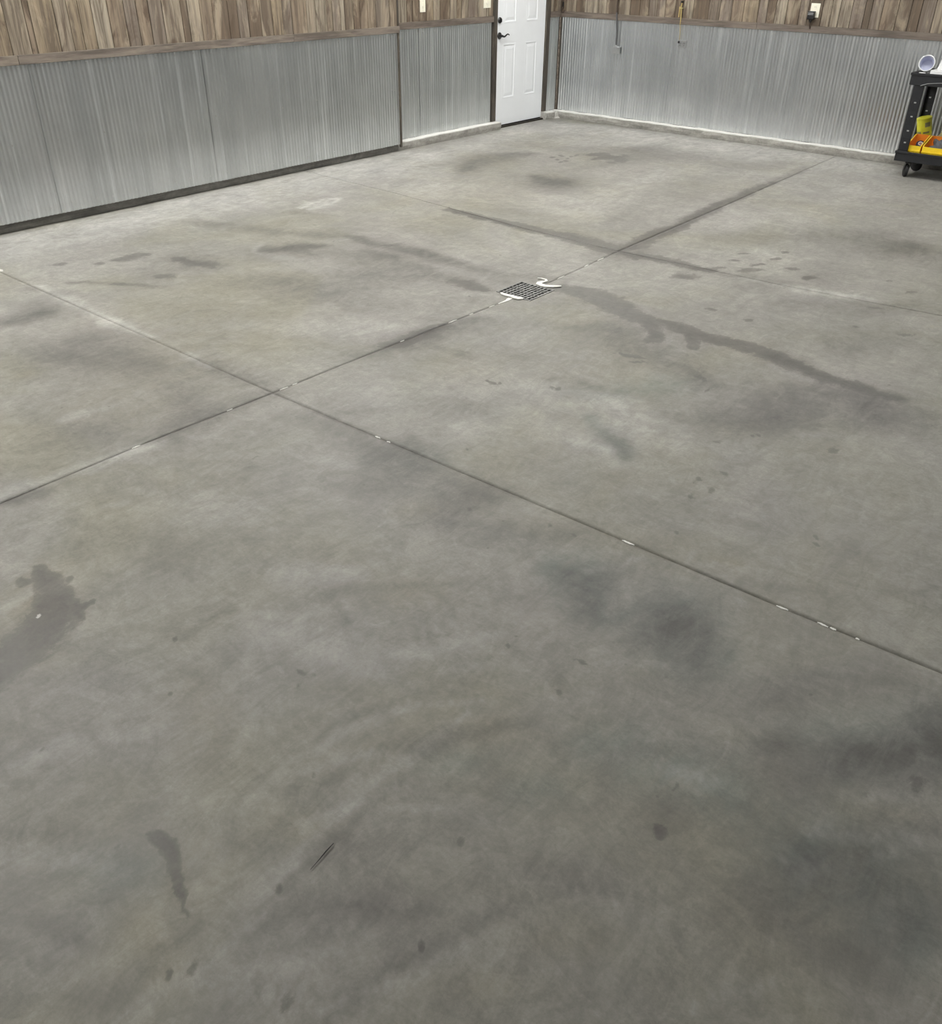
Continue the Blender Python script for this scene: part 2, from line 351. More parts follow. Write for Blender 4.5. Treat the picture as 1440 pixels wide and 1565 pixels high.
STAINS_LIGHT = [
 ('D',0.95,[(1.83,-2.963,0.0447,0.0406,0.0806,-0.1101),(2.124,-3.017,0.1488,0.1349,0.1194,-0.1709)]),
 ('D',0.6,[(2.183,-3.102,0.2599,0.2352,0.2047,-0.2929)]),
 ('D',0.95,[(1.817,-6.064,0.0539,0.0477,0.0608,-0.05),(1.923,-5.907,0.0747,0.0662,0.0721,-0.0625),(2.012,-5.744,0.0617,0.0547,0.0478,-0.0435)]),
 ('D',0.5,[(1.925,-5.968,0.2529,0.2239,0.1792,-0.1534)]),
 ('L',0.5,[(1.699,-6.042,0.0272,0.0242,0.0628,-0.0509),(1.788,-6.131,0.0268,0.0237,0.0365,-0.0295),(2.032,-6.117,0.0987,0.0872,0.0342,-0.029)]),
 ('L',0.45,[(2.025,-5.535,0.0875,0.0777,0.0486,-0.0462)]),
 ('H',0.75,[(1.795,-1.92,0.0243,0.0222,0.0352,-0.0542),(1.864,-1.725,0.0785,0.072,0.0703,-0.1119),(2.047,-1.775,0.0581,0.0532,0.0503,-0.0822)]),
 ('H',0.6,[(1.719,-1.681,0.1091,0.1003,0.0547,-0.0853)]),
 ('H',0.55,[(2.042,-1.949,0.0478,0.0437,0.0331,-0.0531)]),
 ('H',0.6,[(1.952,-1.556,0.0396,0.0363,0.0348,-0.0574)]),
 ('H',0.65,[(1.453,-2.103,0.0195,0.0179,0.0263,-0.0374)]),
 ('H',0.65,[(1.556,-2.182,0.0193,0.0177,0.0255,-0.0366)]),
 ('H',0.65,[(1.484,-1.986,0.0196,0.018,0.0263,-0.0382)]),
 ('H',0.65,[(1.597,-2.058,0.0194,0.0178,0.0255,-0.0374)]),
 ('H',0.65,[(1.571,-1.95,0.0196,0.018,0.0259,-0.0382)]),
 ('H',0.65,[(1.66,-2.172,0.0192,0.0176,0.0249,-0.0365)]),
 ('H',0.65,[(1.545,-1.84,0.0198,0.0182,0.0262,-0.0391)]),
 ('H',0.65,[(1.657,-2.259,0.0191,0.0175,0.0248,-0.0359)]),
 ('D',0.6,[(1.926,-1.119,0.2299,0.2119,0.1266,-0.2175)]),
 ('D',0.35,[(2.406,-1.228,0.3958,0.3631,0.1437,-0.2668),(3.062,-1.263,0.3336,0.3045,0.1202,-0.2548)]),
 ('D',0.8,[(5.168,-3.01,0.1713,0.1518,0.0575,-0.1875)]),
 ('D',0.5,[(4.768,-3.007,0.2575,0.2288,0.0884,-0.2469),(5.262,-3.098,0.2457,0.2174,0.089,-0.2985)]),
 ('D',0.35,[(4.314,-3.364,0.3304,0.2937,0.1473,-0.3373)]),
 ('D',0.8,[(5.895,-5.899,0.1105,0.0951,0.0608,-0.1789)]),
 ('D',0.5,[(5.504,-6.305,0.1585,0.1363,0.0854,-0.1867),(5.6,-5.856,0.1441,0.1244,0.0864,-0.2179),(6.118,-5.777,0.1142,0.0982,0.0803,-0.2799)]),
 ('D',0.35,[(5.663,-6.169,0.3631,0.3123,0.1586,-0.3873)]),
 ('D',0.45,[(1.136,-3.021,0.1389,0.1268,0.1504,-0.182),(1.035,-2.486,0.2908,0.2668,0.12,-0.1528),(1.17,-2.229,0.0981,0.0901,0.099,-0.1327)]),
 ('D',0.4,[(1.229,-3.21,0.109,0.0992,0.2545,-0.3048)]),
 ('D',0.3,[(2.398,-4.051,0.2361,0.2116,0.0763,-0.0996),(2.958,-4.21,0.1491,0.133,0.0642,-0.0918),(3.341,-4.344,0.1073,0.0953,0.0469,-0.0717)]),
 ('L',0.2752473550335221,[(5.801,-7.103,0.0128,0.011,0.0094,-0.0197),(5.856,-7.07,0.0159,0.0136,0.0115,-0.0252),(5.91,-7.034,0.0099,0.0084,0.0082,-0.0188)]),
 ('D',0.35022376698246666,[(4.551,-6.543,0.0216,0.0187,0.0249,-0.0352),(4.659,-6.475,0.0277,0.0239,0.0301,-0.0449),(4.798,-6.455,0.0169,0.0146,0.0208,-0.0327)]),
 ('L',0.2165748052768246,[(5.833,-5.727,0.0244,0.021,0.0153,-0.045),(5.965,-5.672,0.0316,0.0272,0.0175,-0.0563),(6.101,-5.638,0.0192,0.0165,0.0116,-0.041)]),
 ('D',0.2183375869272398,[(5.189,-9.499,0.0134,0.0112,0.0113,-0.0061),(5.269,-9.458,0.0175,0.0147,0.0134,-0.0078),(5.359,-9.424,0.0106,0.0089,0.0093,-0.0058)]),
 ('V',0.19525976225710592,[(5.044,-8.915,0.0135,0.0114,0.0127,-0.0095),(5.02,-8.985,0.0172,0.0145,0.0159,-0.0113),(4.985,-9.045,0.0105,0.0088,0.0117,-0.0079)]),
 ('D',0.2953778604585505,[(6.681,-8.161,0.0165,0.0139,0.0049,-0.0147),(6.776,-8.102,0.0219,0.0184,0.0053,-0.0184),(6.867,-8.032,0.0134,0.0112,0.0034,-0.0138)]),
 ('L',0.30541382428533104,[(6.601,-8.405,0.0188,0.0158,0.0058,-0.0146),(6.693,-8.294,0.0257,0.0215,0.0065,-0.0189),(6.783,-8.168,0.0159,0.0134,0.0043,-0.0147)]),
 ('V',0.3691733774626137,[(6.347,-6.911,0.0165,0.0141,0.0075,-0.024),(6.374,-6.794,0.0217,0.0185,0.0094,-0.0316),(6.402,-6.67,0.0137,0.0117,0.0068,-0.0244)]),
 ('D',0.36944844601278154,[(4.819,-8.867,0.0176,0.0149,0.0171,-0.012),(4.806,-8.766,0.0239,0.0202,0.0219,-0.0161),(4.812,-8.674,0.0149,0.0126,0.0163,-0.0126)]),
 ('D',0.23120788512472384,[(3.586,-6.117,0.019,0.0166,0.0322,-0.0379),(3.56,-5.99,0.0239,0.0209,0.0421,-0.0506),(3.533,-5.858,0.0152,0.0133,0.0319,-0.0392)]),
 ('D',0.20948195680712917,[(5.674,-8.064,0.0171,0.0145,0.0115,-0.0167),(5.625,-8.166,0.0221,0.0187,0.0145,-0.0197),(5.577,-8.263,0.0134,0.0113,0.0108,-0.0137)]),
 ('V',0.18014218101232982,[(4.418,-9.23,0.0125,0.0105,0.0153,-0.0076),(4.417,-9.181,0.0161,0.0136,0.0196,-0.01),(4.402,-9.124,0.0101,0.0086,0.0147,-0.0078)]),
 ('D',0.22798117591167483,[(5.514,-9.336,0.0179,0.015,0.0121,-0.0086),(5.462,-9.434,0.0237,0.0199,0.0149,-0.0096),(5.407,-9.526,0.0142,0.0119,0.011,-0.0064)]),
 ('D',0.22787553289760315,[(5.908,-9.126,0.0185,0.0155,0.0099,-0.01),(6.021,-9.042,0.025,0.0209,0.0112,-0.0128),(6.137,-8.964,0.0151,0.0127,0.0075,-0.0097)]),
 ('D',0.31408369049655144,[(5.476,-5.973,0.0136,0.0117,0.0127,-0.0293),(5.532,-5.959,0.0163,0.0141,0.0158,-0.0377),(5.576,-5.915,0.0103,0.0089,0.0115,-0.0282)]),
 ('L',0.281278077465006,[(6.581,-7.807,0.0171,0.0144,0.0057,-0.0176),(6.619,-7.693,0.0231,0.0195,0.007,-0.0231),(6.656,-7.57,0.0145,0.0122,0.005,-0.018)]),
 ('L',0.23752680965324888,[(6.253,-7.527,0.014,0.0119,0.0069,-0.0174),(6.327,-7.503,0.0179,0.0151,0.0082,-0.0219),(6.393,-7.46,0.011,0.0093,0.0057,-0.0162)]),
 ('D',0.1817643795757604,[(4.425,-9.15,0.0084,0.0071,0.012,-0.0063),(4.419,-9.179,0.01,0.0085,0.0155,-0.0079),(4.406,-9.204,0.0063,0.0053,0.0115,-0.0058)]),
 ('D',0.20169736318490794,[(3.368,-8.285,0.0114,0.0098,0.0223,-0.0133),(3.361,-8.249,0.0137,0.0117,0.0291,-0.0176),(3.339,-8.202,0.0087,0.0075,0.0219,-0.0135)]),
 ('D',0.355456849974847,[(5.739,-9.361,0.0127,0.0106,0.0081,-0.0063),(5.753,-9.303,0.017,0.0142,0.0101,-0.0083),(5.765,-9.241,0.0106,0.0089,0.0075,-0.0064)]),
 ('V',0.24469472991677083,[(5.758,-6.82,0.0233,0.0199,0.0147,-0.0325),(5.896,-6.754,0.0304,0.026,0.0167,-0.0407),(6.019,-6.657,0.0187,0.016,0.0113,-0.0305)]),
 ('L',0.3770043431956232,[(6.658,-8.701,0.0156,0.013,0.0046,-0.0107),(6.597,-8.795,0.0206,0.0172,0.006,-0.0124),(6.534,-8.881,0.0124,0.0104,0.0046,-0.0085)]),
 ('L',0.37408622346302467,[(5.582,-7.764,0.0161,0.0137,0.0119,-0.0182),(5.642,-7.684,0.0209,0.0178,0.0145,-0.0235),(5.691,-7.582,0.0131,0.0111,0.0105,-0.0181)]),
 ('D',0.20900735756392078,[(6.367,-8.238,0.019,0.016,0.0075,-0.0161),(6.452,-8.118,0.0259,0.0218,0.0087,-0.021),(6.54,-7.999,0.016,0.0135,0.0059,-0.0162)]),
 ('V',0.29220595777797687,[(4.649,-5.089,0.0295,0.0258,0.0317,-0.0621),(4.833,-5.057,0.0378,0.033,0.0365,-0.0769),(4.999,-4.998,0.0231,0.0201,0.0249,-0.0565)]),
 ('D',0.3078917561349219,[(1.344,-7.531,0.0258,0.0226,0.0633,-0.0332),(1.555,-7.483,0.0326,0.0285,0.0758,-0.0417),(1.706,-7.404,0.02,0.0176,0.054,-0.0312)]),
 ('V',0.3264777747153708,[(3.438,-7.697,0.0262,0.0226,0.039,-0.0293),(3.602,-7.603,0.0342,0.0295,0.0462,-0.0372),(3.758,-7.505,0.0209,0.018,0.0324,-0.028)]),
 ('L',0.30943350765135547,[(5.866,-9.229,0.01,0.0083,0.0063,-0.0058),(5.903,-9.184,0.0129,0.0108,0.0078,-0.0076),(5.936,-9.136,0.008,0.0067,0.0057,-0.0058)]),
 ('L',0.3376564579922117,[(4.276,-9.233,0.0191,0.0161,0.0219,-0.0104),(4.259,-9.138,0.0259,0.0219,0.028,-0.014),(4.239,-9.037,0.0163,0.0138,0.0211,-0.0111)]),
 ('D',0.1876703875077893,[(6.098,-7.516,0.0099,0.0084,0.0063,-0.0141),(6.111,-7.476,0.0122,0.0103,0.0081,-0.0185),(6.118,-7.421,0.0077,0.0065,0.006,-0.0141)]),
 ('D',0.28857136829427643,[(6.607,-8.39,0.0187,0.0157,0.0058,-0.0146),(6.533,-8.509,0.0247,0.0207,0.0075,-0.0167),(6.459,-8.62,0.0148,0.0124,0.0058,-0.0114)]),
 ('V',0.3229529012315644,[(4.728,-9.294,0.02,0.0169,0.0191,-0.0101),(4.715,-9.187,0.0276,0.0233,0.0243,-0.0137),(4.714,-9.081,0.0173,0.0146,0.0182,-0.0109)]),
 ('L',0.27375365559703974,[(5.491,-8.55,0.0178,0.015,0.0127,-0.0138),(5.552,-8.444,0.0239,0.0202,0.0155,-0.0182),(5.624,-8.345,0.0148,0.0125,0.0111,-0.014)]),
 ('V',0.3367294704848843,[(6.311,-8.943,0.011,0.0092,0.005,-0.0073),(6.273,-8.998,0.0143,0.0119,0.0063,-0.0088),(6.238,-9.054,0.0087,0.0073,0.0047,-0.0062)]),
 ('L',0.3086895329782845,[(5.345,-9.38,0.015,0.0125,0.0114,-0.0073),(5.302,-9.455,0.0196,0.0164,0.0142,-0.0084),(5.264,-9.53,0.0118,0.0099,0.0104,-0.0057)]),
 ('D',0.23084326320087104,[(6.395,-7.262,0.0155,0.0131,0.0067,-0.0203),(6.457,-7.18,0.0201,0.0171,0.008,-0.0262),(6.515,-7.079,0.0126,0.0107,0.0056,-0.0201)]),
 ('V',0.3709666515096393,[(6.235,-6.893,0.0113,0.0096,0.0064,-0.0189),(6.264,-6.835,0.0138,0.0118,0.0081,-0.0248),(6.298,-6.79,0.0087,0.0074,0.0059,-0.0186)]),
 ('D',0.2358122847814424,[(5.811,-8.767,0.0082,0.0069,0.0061,-0.007),(5.843,-8.744,0.0101,0.0085,0.0076,-0.0091),(5.881,-8.728,0.0063,0.0053,0.0055,-0.0067)]),
 ('V',0.30334577951188557,[(3.503,-8.833,0.0154,0.0132,0.0248,-0.012),(3.601,-8.793,0.0194,0.0166,0.0304,-0.0153),(3.684,-8.746,0.012,0.0102,0.0218,-0.0115)]),
 ('L',0.2745479385407896,[(6.547,-8.43,0.0154,0.013,0.0053,-0.0124),(6.637,-8.386,0.0204,0.0171,0.0059,-0.0154),(6.722,-8.332,0.0124,0.0104,0.0039,-0.0115)]),
 ('V',0.33034741202164386,[(6.183,-7.291,0.0207,0.0175,0.0098,-0.0251),(6.211,-7.12,0.0282,0.024,0.0123,-0.0337),(6.252,-6.971,0.0177,0.0151,0.009,-0.0262)]),
 ('V',0.18408637907562062,[(6.287,-9.043,0.0114,0.0095,0.0051,-0.0071),(6.304,-8.983,0.0152,0.0127,0.0064,-0.0092),(6.326,-8.929,0.0094,0.0079,0.0047,-0.007)]),
 ('D',0.25004122787157373,[(5.853,-9.395,0.0141,0.0118,0.0081,-0.0066),(5.937,-9.34,0.0188,0.0157,0.0095,-0.0085),(6.025,-9.291,0.0114,0.0095,0.0065,-0.0063)]),
 ('V',0.23881044617816316,[(6.032,-9.16,0.0082,0.0069,0.005,-0.0053),(6.04,-9.126,0.0105,0.0088,0.0063,-0.0069),(6.051,-9.094,0.0066,0.0055,0.0047,-0.0052)]),
 ('D',0.2458326602375801,[(5.446,-9.604,0.0094,0.0079,0.0076,-0.0042),(5.5,-9.581,0.012,0.01,0.0092,-0.0054),(5.55,-9.556,0.0074,0.0061,0.0066,-0.004)]),
 ('D',0.32394398873782987,[(3.772,-6.615,0.0227,0.0197,0.0334,-0.0369),(3.925,-6.605,0.0286,0.0248,0.0397,-0.0458),(4.067,-6.586,0.0175,0.0151,0.0277,-0.0334)]),
 ('D',0.19816171263162263,[(6.803,-8.562,0.0075,0.0063,0.0023,-0.0068),(6.816,-8.523,0.0095,0.0079,0.0029,-0.0089),(6.831,-8.495,0.0059,0.005,0.0021,-0.0067)]),
 ('D',0.28195118540928105,[(5.046,-8.544,0.0137,0.0116,0.0132,-0.0118),(5.117,-8.497,0.0175,0.0148,0.0161,-0.0151),(5.186,-8.45,0.0108,0.0091,0.0115,-0.0113)]),
 ('V',0.3704761563484046,[(6.237,-8.875,0.0068,0.0057,0.0039,-0.0056),(6.222,-8.903,0.0083,0.0069,0.005,-0.007),(6.205,-8.926,0.0052,0.0043,0.0037,-0.0051)]),
 ('L',0.19051193884308756,[(4.945,-9.06,0.0103,0.0087,0.011,-0.0073),(4.972,-9.018,0.013,0.0109,0.0139,-0.0095),(4.998,-8.974,0.0081,0.0068,0.0102,-0.0072)]),
 ('L',0.3690157971458825,[(3.195,-8.132,0.0205,0.0177,0.0343,-0.0209),(3.161,-8.234,0.0261,0.0225,0.0429,-0.0249),(3.165,-8.354,0.0158,0.0136,0.0309,-0.0171)]),
 ('L',0.19922776754164268,[(5.777,-8.886,0.0162,0.0136,0.0098,-0.0105),(5.872,-8.826,0.0214,0.018,0.0114,-0.0133),(5.973,-8.775,0.013,0.0109,0.0078,-0.0099)]),
 ('L',0.3290675170173314,[(4.998,-7.036,0.0227,0.0194,0.021,-0.0309),(5.13,-6.975,0.0294,0.0252,0.0247,-0.0388),(5.268,-6.927,0.0179,0.0153,0.0168,-0.0284)]),
 ('D',0.1853496017571032,[(5.834,-8.878,0.0097,0.0082,0.0066,-0.0073),(5.884,-8.851,0.0123,0.0103,0.0081,-0.0093),(5.926,-8.813,0.0076,0.0064,0.0058,-0.007)]),
 ('L',0.35245033694957,[(5.715,-9.508,0.0161,0.0135,0.0097,-0.0068),(5.819,-9.44,0.0216,0.018,0.0112,-0.0087),(5.913,-9.366,0.0131,0.011,0.0077,-0.0067)]),
 ('L',0.3230555072140841,[(6.189,-8.375,0.0127,0.0107,0.0064,-0.0113),(6.254,-8.334,0.0164,0.0138,0.0076,-0.0143),(6.323,-8.302,0.0101,0.0085,0.0052,-0.0106)]),
 ('L',0.2777446848073418,[(5.95,-9.189,0.0186,0.0156,0.0096,-0.0096),(5.886,-9.294,0.0247,0.0207,0.012,-0.0107),(5.822,-9.394,0.0148,0.0124,0.0089,-0.0072)]),
 ('D',0.18596617879924038,[(4.329,-8.733,0.022,0.0187,0.0246,-0.0157),(4.478,-8.673,0.0289,0.0246,0.0287,-0.0197),(4.645,-8.63,0.0173,0.0147,0.0194,-0.0144)]),
 ('L',0.2920183251320841,[(5.688,-9.624,0.0172,0.0144,0.0104,-0.0065),(5.707,-9.541,0.0239,0.02,0.0128,-0.0087),(5.726,-9.454,0.0149,0.0125,0.0095,-0.0069)]),
 ('D',0.3020790549447434,[(5.992,-7.482,0.0214,0.0182,0.0115,-0.0244),(6.123,-7.433,0.0281,0.0238,0.0129,-0.0302),(6.243,-7.364,0.0171,0.0145,0.0086,-0.0224)]),
 ('D',0.33242814445948415,[(5.368,-9.701,0.0118,0.0099,0.0092,-0.0046),(5.446,-9.669,0.0154,0.0129,0.0109,-0.0058),(5.514,-9.631,0.0094,0.0079,0.0077,-0.0044)]),
 ('L',0.3724885032145808,[(6.557,-8.307,0.0187,0.0157,0.0061,-0.0152),(6.668,-8.231,0.0251,0.021,0.0067,-0.0192),(6.777,-8.154,0.0152,0.0128,0.0042,-0.0143)]),
 ('L',0.3248447619974278,[(3.604,-8.831,0.0154,0.0132,0.0241,-0.012),(3.568,-8.753,0.0201,0.0171,0.0314,-0.016),(3.555,-8.685,0.0126,0.0108,0.0235,-0.0124)]),
 ('D',0.32201336474204423,[(4.88,-9.537,0.0191,0.0161,0.017,-0.008),(4.881,-9.445,0.0264,0.0222,0.0215,-0.0108),(4.875,-9.345,0.0166,0.014,0.0161,-0.0087)]),
 ('L',0.2222506746693758,[(4.779,-5.002,0.0254,0.0222,0.0272,-0.0568),(4.769,-4.757,0.0335,0.0294,0.0355,-0.0769),(4.767,-4.515,0.0213,0.0187,0.0269,-0.0605)]),
 ('L',0.22365489577426478,[(3.954,-8.601,0.0107,0.0091,0.0173,-0.0105),(3.975,-8.564,0.0129,0.011,0.0223,-0.0138),(3.99,-8.524,0.0082,0.007,0.0165,-0.0105)]),
 ('D',0.3135181799161396,[(6.36,-7.762,0.0171,0.0144,0.0072,-0.0181),(6.45,-7.689,0.0225,0.019,0.0082,-0.0231),(6.547,-7.637,0.0137,0.0116,0.0055,-0.017)]),
 ('L',0.23501291844591726,[(3.449,-5.85,0.0189,0.0165,0.0338,-0.0406),(3.509,-5.778,0.0232,0.0203,0.0427,-0.0529),(3.614,-5.761,0.0144,0.0126,0.0305,-0.0389)]),
 ('L',0.30069118430338904,[(5.85,-8.123,0.0183,0.0155,0.0109,-0.017),(5.956,-8.053,0.0242,0.0204,0.0126,-0.0215),(6.06,-7.982,0.0148,0.0125,0.0085,-0.016)]),
 ('D',0.21995404423632037,[(5.977,-7.657,0.0136,0.0115,0.0083,-0.0165),(5.987,-7.564,0.0176,0.0149,0.0106,-0.0218),(6.008,-7.493,0.011,0.0094,0.0078,-0.0166)]),
 ('H',0.17758760209302804,[(5.649,-9.417,0.0024,0.002,0.0018,-0.0013)]),
 ('H',0.3010640735095006,[(6.277,-8.971,0.0022,0.0019,0.0012,-0.0017)]),
 ('H',0.22547444375796394,[(5.765,-4.661,0.0069,0.006,0.0057,-0.0197)]),
 ('H',0.2538891221896056,[(3.11,-5.076,0.0089,0.0079,0.0178,-0.0229)]),
 ('H',0.2811974790548766,[(3.264,-6.503,0.0071,0.0062,0.0101,-0.0101)]),
 ('H',0.2516082845705653,[(5.263,-9.617,0.0019,0.0016,0.0029,-0.0015)]),
 ('H',0.3583237899842289,[(4.588,-2.895,0.0061,0.0054,0.006,-0.0159)]),
 ('H',0.2252309762319091,[(3.777,-5.092,0.0055,0.0048,0.0099,-0.0149)]),
 ('H',0.22929170518099828,[(5.918,-9.025,0.0033,0.0027,0.0013,-0.0014)]),
 ('H',0.22441693922267295,[(5.428,-8.931,0.0023,0.0019,0.0027,-0.0024)]),
 ('H',0.38381426722325074,[(5.984,-9.313,0.0024,0.002,0.0008,-0.0008)]),
 ('H',0.362857451929039,[(3.491,-5.857,0.0082,0.0072,0.0145,-0.0176)]),
 ('H',0.3355858668128554,[(4.932,-3.195,0.0092,0.0081,0.0072,-0.0209)]),
 ('H',0.36669348619083997,[(5.4,-8.928,0.0033,0.0028,0.0026,-0.0023)]),
 ('H',0.27139533093939505,[(5.305,-9.645,0.0022,0.0018,0.0024,-0.0012)]),
 ('H',0.34018137138890975,[(6.204,-6.644,0.0026,0.0022,0.0032,-0.0098)]),
 ('H',0.24564403353030495,[(6.12,-8.949,0.0031,0.0026,0.0018,-0.0024)]),
 ('H',0.3204376432337124,[(4.284,-8.25,0.0051,0.0044,0.0046,-0.0036)]),
 ('H',0.33797874919549453,[(6.354,-8.434,0.0028,0.0023,0.0012,-0.0023)]),
 ('H',0.255833525651329,[(6.362,-8.736,0.0017,0.0014,0.0012,-0.0021)]),
 ('H',0.17327041658786,[(6.673,-8.665,0.0022,0.0018,0.0006,-0.0014)]),
 ('H',0.2869564119517848,[(3.681,-7.254,0.0037,0.0032,0.0115,-0.0105)]),
 ('H',0.3015545042134785,[(5.74,-7.005,0.0055,0.0047,0.0021,-0.0044)]),
 ('H',0.25078879480699034,[(4.021,-8.555,0.0024,0.002,0.0061,-0.0039)]),
 ('H',0.38137009796242854,[(5.218,-9.402,0.0027,0.0023,0.0023,-0.0013)]),
 ('H',0.29775335520340107,[(6.359,-8.239,0.0036,0.003,0.0009,-0.0019)]),
 ('H',0.18882387747525467,[(5.635,-3.971,0.0038,0.0033,0.0044,-0.0157)]),
 ('H',0.1551098794526114,[(4.814,-6.486,0.0031,0.0027,0.0073,-0.0115)]),
 ('H',0.36813022619529834,[(6.024,-8.477,0.0028,0.0024,0.0017,-0.0026)]),
 ('H',0.19003523937717895,[(4.726,-9.072,0.0025,0.0021,0.0022,-0.0014)]),
 ('H',0.26929659720885224,[(6.407,-8.581,0.0034,0.0029,0.001,-0.0019)]),
 ('H',0.380351597088278,[(6.703,-8.004,0.0028,0.0023,0.0007,-0.0023)]),
 ('H',0.29803646153548413,[(4.312,-8.96,0.0027,0.0023,0.0043,-0.0024)]),
 ('H',0.17880910161315883,[(4.714,-7.363,0.0053,0.0046,0.0068,-0.0082)]),
 ('H',0.1784198990915337,[(6.925,-8.506,0.0028,0.0024,0.0005,-0.0017)]),
 ('H',0.25266761126216875,[(3.314,-8.654,0.0044,0.0038,0.0058,-0.0029)]),
 ('H',0.2600212605853082,[(6.182,-5.995,0.0043,0.0037,0.0017,-0.0059)]),
 ('H',0.18785563851077136,[(6.632,-8.155,0.0019,0.0016,0.0007,-0.0019)]),
 ('H',0.2918175251792884,[(5.771,-8.631,0.0039,0.0033,0.0027,-0.0032)]),
 ('H',0.30068756285718146,[(3.922,-8.208,0.0026,0.0022,0.0038,-0.0027)]),
 ('H',0.1756258243381126,[(5.987,-9.29,0.0029,0.0025,0.0015,-0.0014)]),
 ('H',0.30735715075287534,[(6.039,-8.753,0.0035,0.0029,0.0014,-0.0019)]),
 ('H',0.2324857132011402,[(6.478,-8.488,0.0022,0.0018,0.0015,-0.0031)]),
 ('H',0.36855912357782783,[(4.775,-9.26,0.0018,0.0015,0.0035,-0.0019)]),
 ('H',0.27193804823169504,[(1.999,-5.606,0.0103,0.0092,0.0191,-0.0178)]),
 ('H',0.37521405326221213,[(6.872,-8.607,0.0014,0.0012,0.0007,-0.0022)]),
 ('H',0.3971070134080223,[(3.047,-8.26,0.0049,0.0043,0.0062,-0.0035)]),
 ('H',0.2784668403309692,[(4.185,-8.995,0.004,0.0034,0.0065,-0.0035)]),
 ('H',0.26526899258377235,[(6.09,-9.069,0.003,0.0025,0.0018,-0.0022)]),
 ('H',0.2987904329561253,[(5.059,-7.537,0.0037,0.0032,0.0059,-0.0077)]),
 ('H',0.3724647952905373,[(5.65,-8.716,0.0029,0.0024,0.0029,-0.0032)]),
 ('H',0.3762129647736231,[(5.526,-8.598,0.0033,0.0028,0.0026,-0.0028)]),
 ('H',0.2625985461745775,[(4.012,-7.66,0.0045,0.0039,0.0069,-0.0061)]),
 ('H',0.17437634538335844,[(6.632,-8.103,0.003,0.0025,0.001,-0.003)]),
 ('H',0.25696353495670055,[(3.51,-7.74,0.0054,0.0047,0.0089,-0.0067)]),
 ('H',0.32887808169380117,[(2.017,-4.356,0.0056,0.005,0.0242,-0.0282)]),
 ('H',0.3644352522991899,[(5.864,-5.508,0.0071,0.0061,0.0033,-0.0104)]),
 ('H',0.3752870362138394,[(5.325,-8.792,0.0037,0.0031,0.0026,-0.0023)]),
 ('H',0.3122435412916841,[(4.954,-7.91,0.0041,0.0035,0.0024,-0.0026)]),
 ('H',0.26878206942510663,[(6.189,-8.69,0.0026,0.0022,0.0018,-0.0028)]),
 ('H',0.23971728987014745,[(3.784,-7.635,0.0047,0.0041,0.0069,-0.0058)]),
 ('H',0.38968636694191616,[(2.559,-7.979,0.0066,0.0057,0.0126,-0.0071)]),
 ('H',0.36528222605175487,[(6.079,-7.622,0.0045,0.0038,0.0014,-0.003)]),
 ('H',0.16965355764514772,[(6.488,-6.971,0.0038,0.0032,0.0015,-0.0052)]),
 ('H',0.21912206061509473,[(4.992,-9.019,0.0026,0.0022,0.0027,-0.0018)]),
 ('H',0.3721475176236988,[(5.831,-9.181,0.0032,0.0027,0.0011,-0.0011)]),
 ('H',0.332124546402306,[(6.097,-6.282,0.006,0.0051,0.0025,-0.0076)]),
 ('H',0.2158880954423892,[(5.803,-7.762,0.0032,0.0027,0.0032,-0.0056)]),
 ('H',0.2767527347082247,[(5.576,-6.484,0.0048,0.0041,0.0042,-0.0092)]),
 ('H',0.17579035970000756,[(6.122,-6.299,0.0034,0.0029,0.0026,-0.0081)]),
 ('H',0.3189953203120508,[(1.373,-6.33,0.0082,0.0073,0.0184,-0.0133)]),
 ('H',0.22326438733804832,[(5.596,-8.188,0.0031,0.0026,0.0017,-0.0023)]),
 ('H',0.3412705492722605,[(5.976,-6.53,0.0035,0.003,0.0022,-0.0061)]),
 ('H',0.30597978499641515,[(4.236,-5.451,0.0041,0.0036,0.0073,-0.0118)]),
 ('H',0.20610831368149662,[(6.912,-8.512,0.002,0.0017,0.0007,-0.0024)]),
 ('H',0.3004930394035996,[(6.073,-8.874,0.0016,0.0013,0.0012,-0.0016)]),
 ('H',0.16398427394945847,[(5.966,-8.405,0.0017,0.0015,0.002,-0.0029)]),
 ('H',0.16890884470640774,[(5.314,-9.19,0.0019,0.0016,0.0016,-0.0011)]),
 ('H',0.2299369660304182,[(4.762,-9.402,0.0026,0.0022,0.0026,-0.0013)]),
 ('H',0.2110930804744404,[(4.46,-2.587,0.0054,0.0048,0.0089,-0.0235)]),
 ('H',0.31356047646953944,[(4.816,-8.754,0.0038,0.0032,0.0022,-0.0016)]),
 ('H',0.1640657429647373,[(2.209,-7.149,0.0043,0.0037,0.0123,-0.0084)]),
 ('H',0.37290856240848386,[(6.029,-8.31,0.003,0.0025,0.0024,-0.0038)]),
 ('H',0.34769610775138793,[(5.492,-8.857,0.0027,0.0023,0.0032,-0.003)]),
 ('H',0.17384793441007299,[(6.03,-8.704,0.0024,0.0021,0.0021,-0.0029)]),
 ('H',0.243489776185693,[(2.286,-8.127,0.0068,0.0059,0.0094,-0.0047)]),
 ('H',0.2516668920276366,[(6.285,-8.733,0.0028,0.0023,0.0007,-0.0012)]),
 ('H',0.28538533748557937,[(6.137,-8.43,0.0016,0.0013,0.0016,-0.0026)]),
 ('H',0.15786717380569068,[(5.061,-9.495,0.0017,0.0014,0.0018,-0.0009)]),
 ('H',0.1894167824261922,[(6.12,-8.981,0.0017,0.0015,0.0008,-0.001)]),
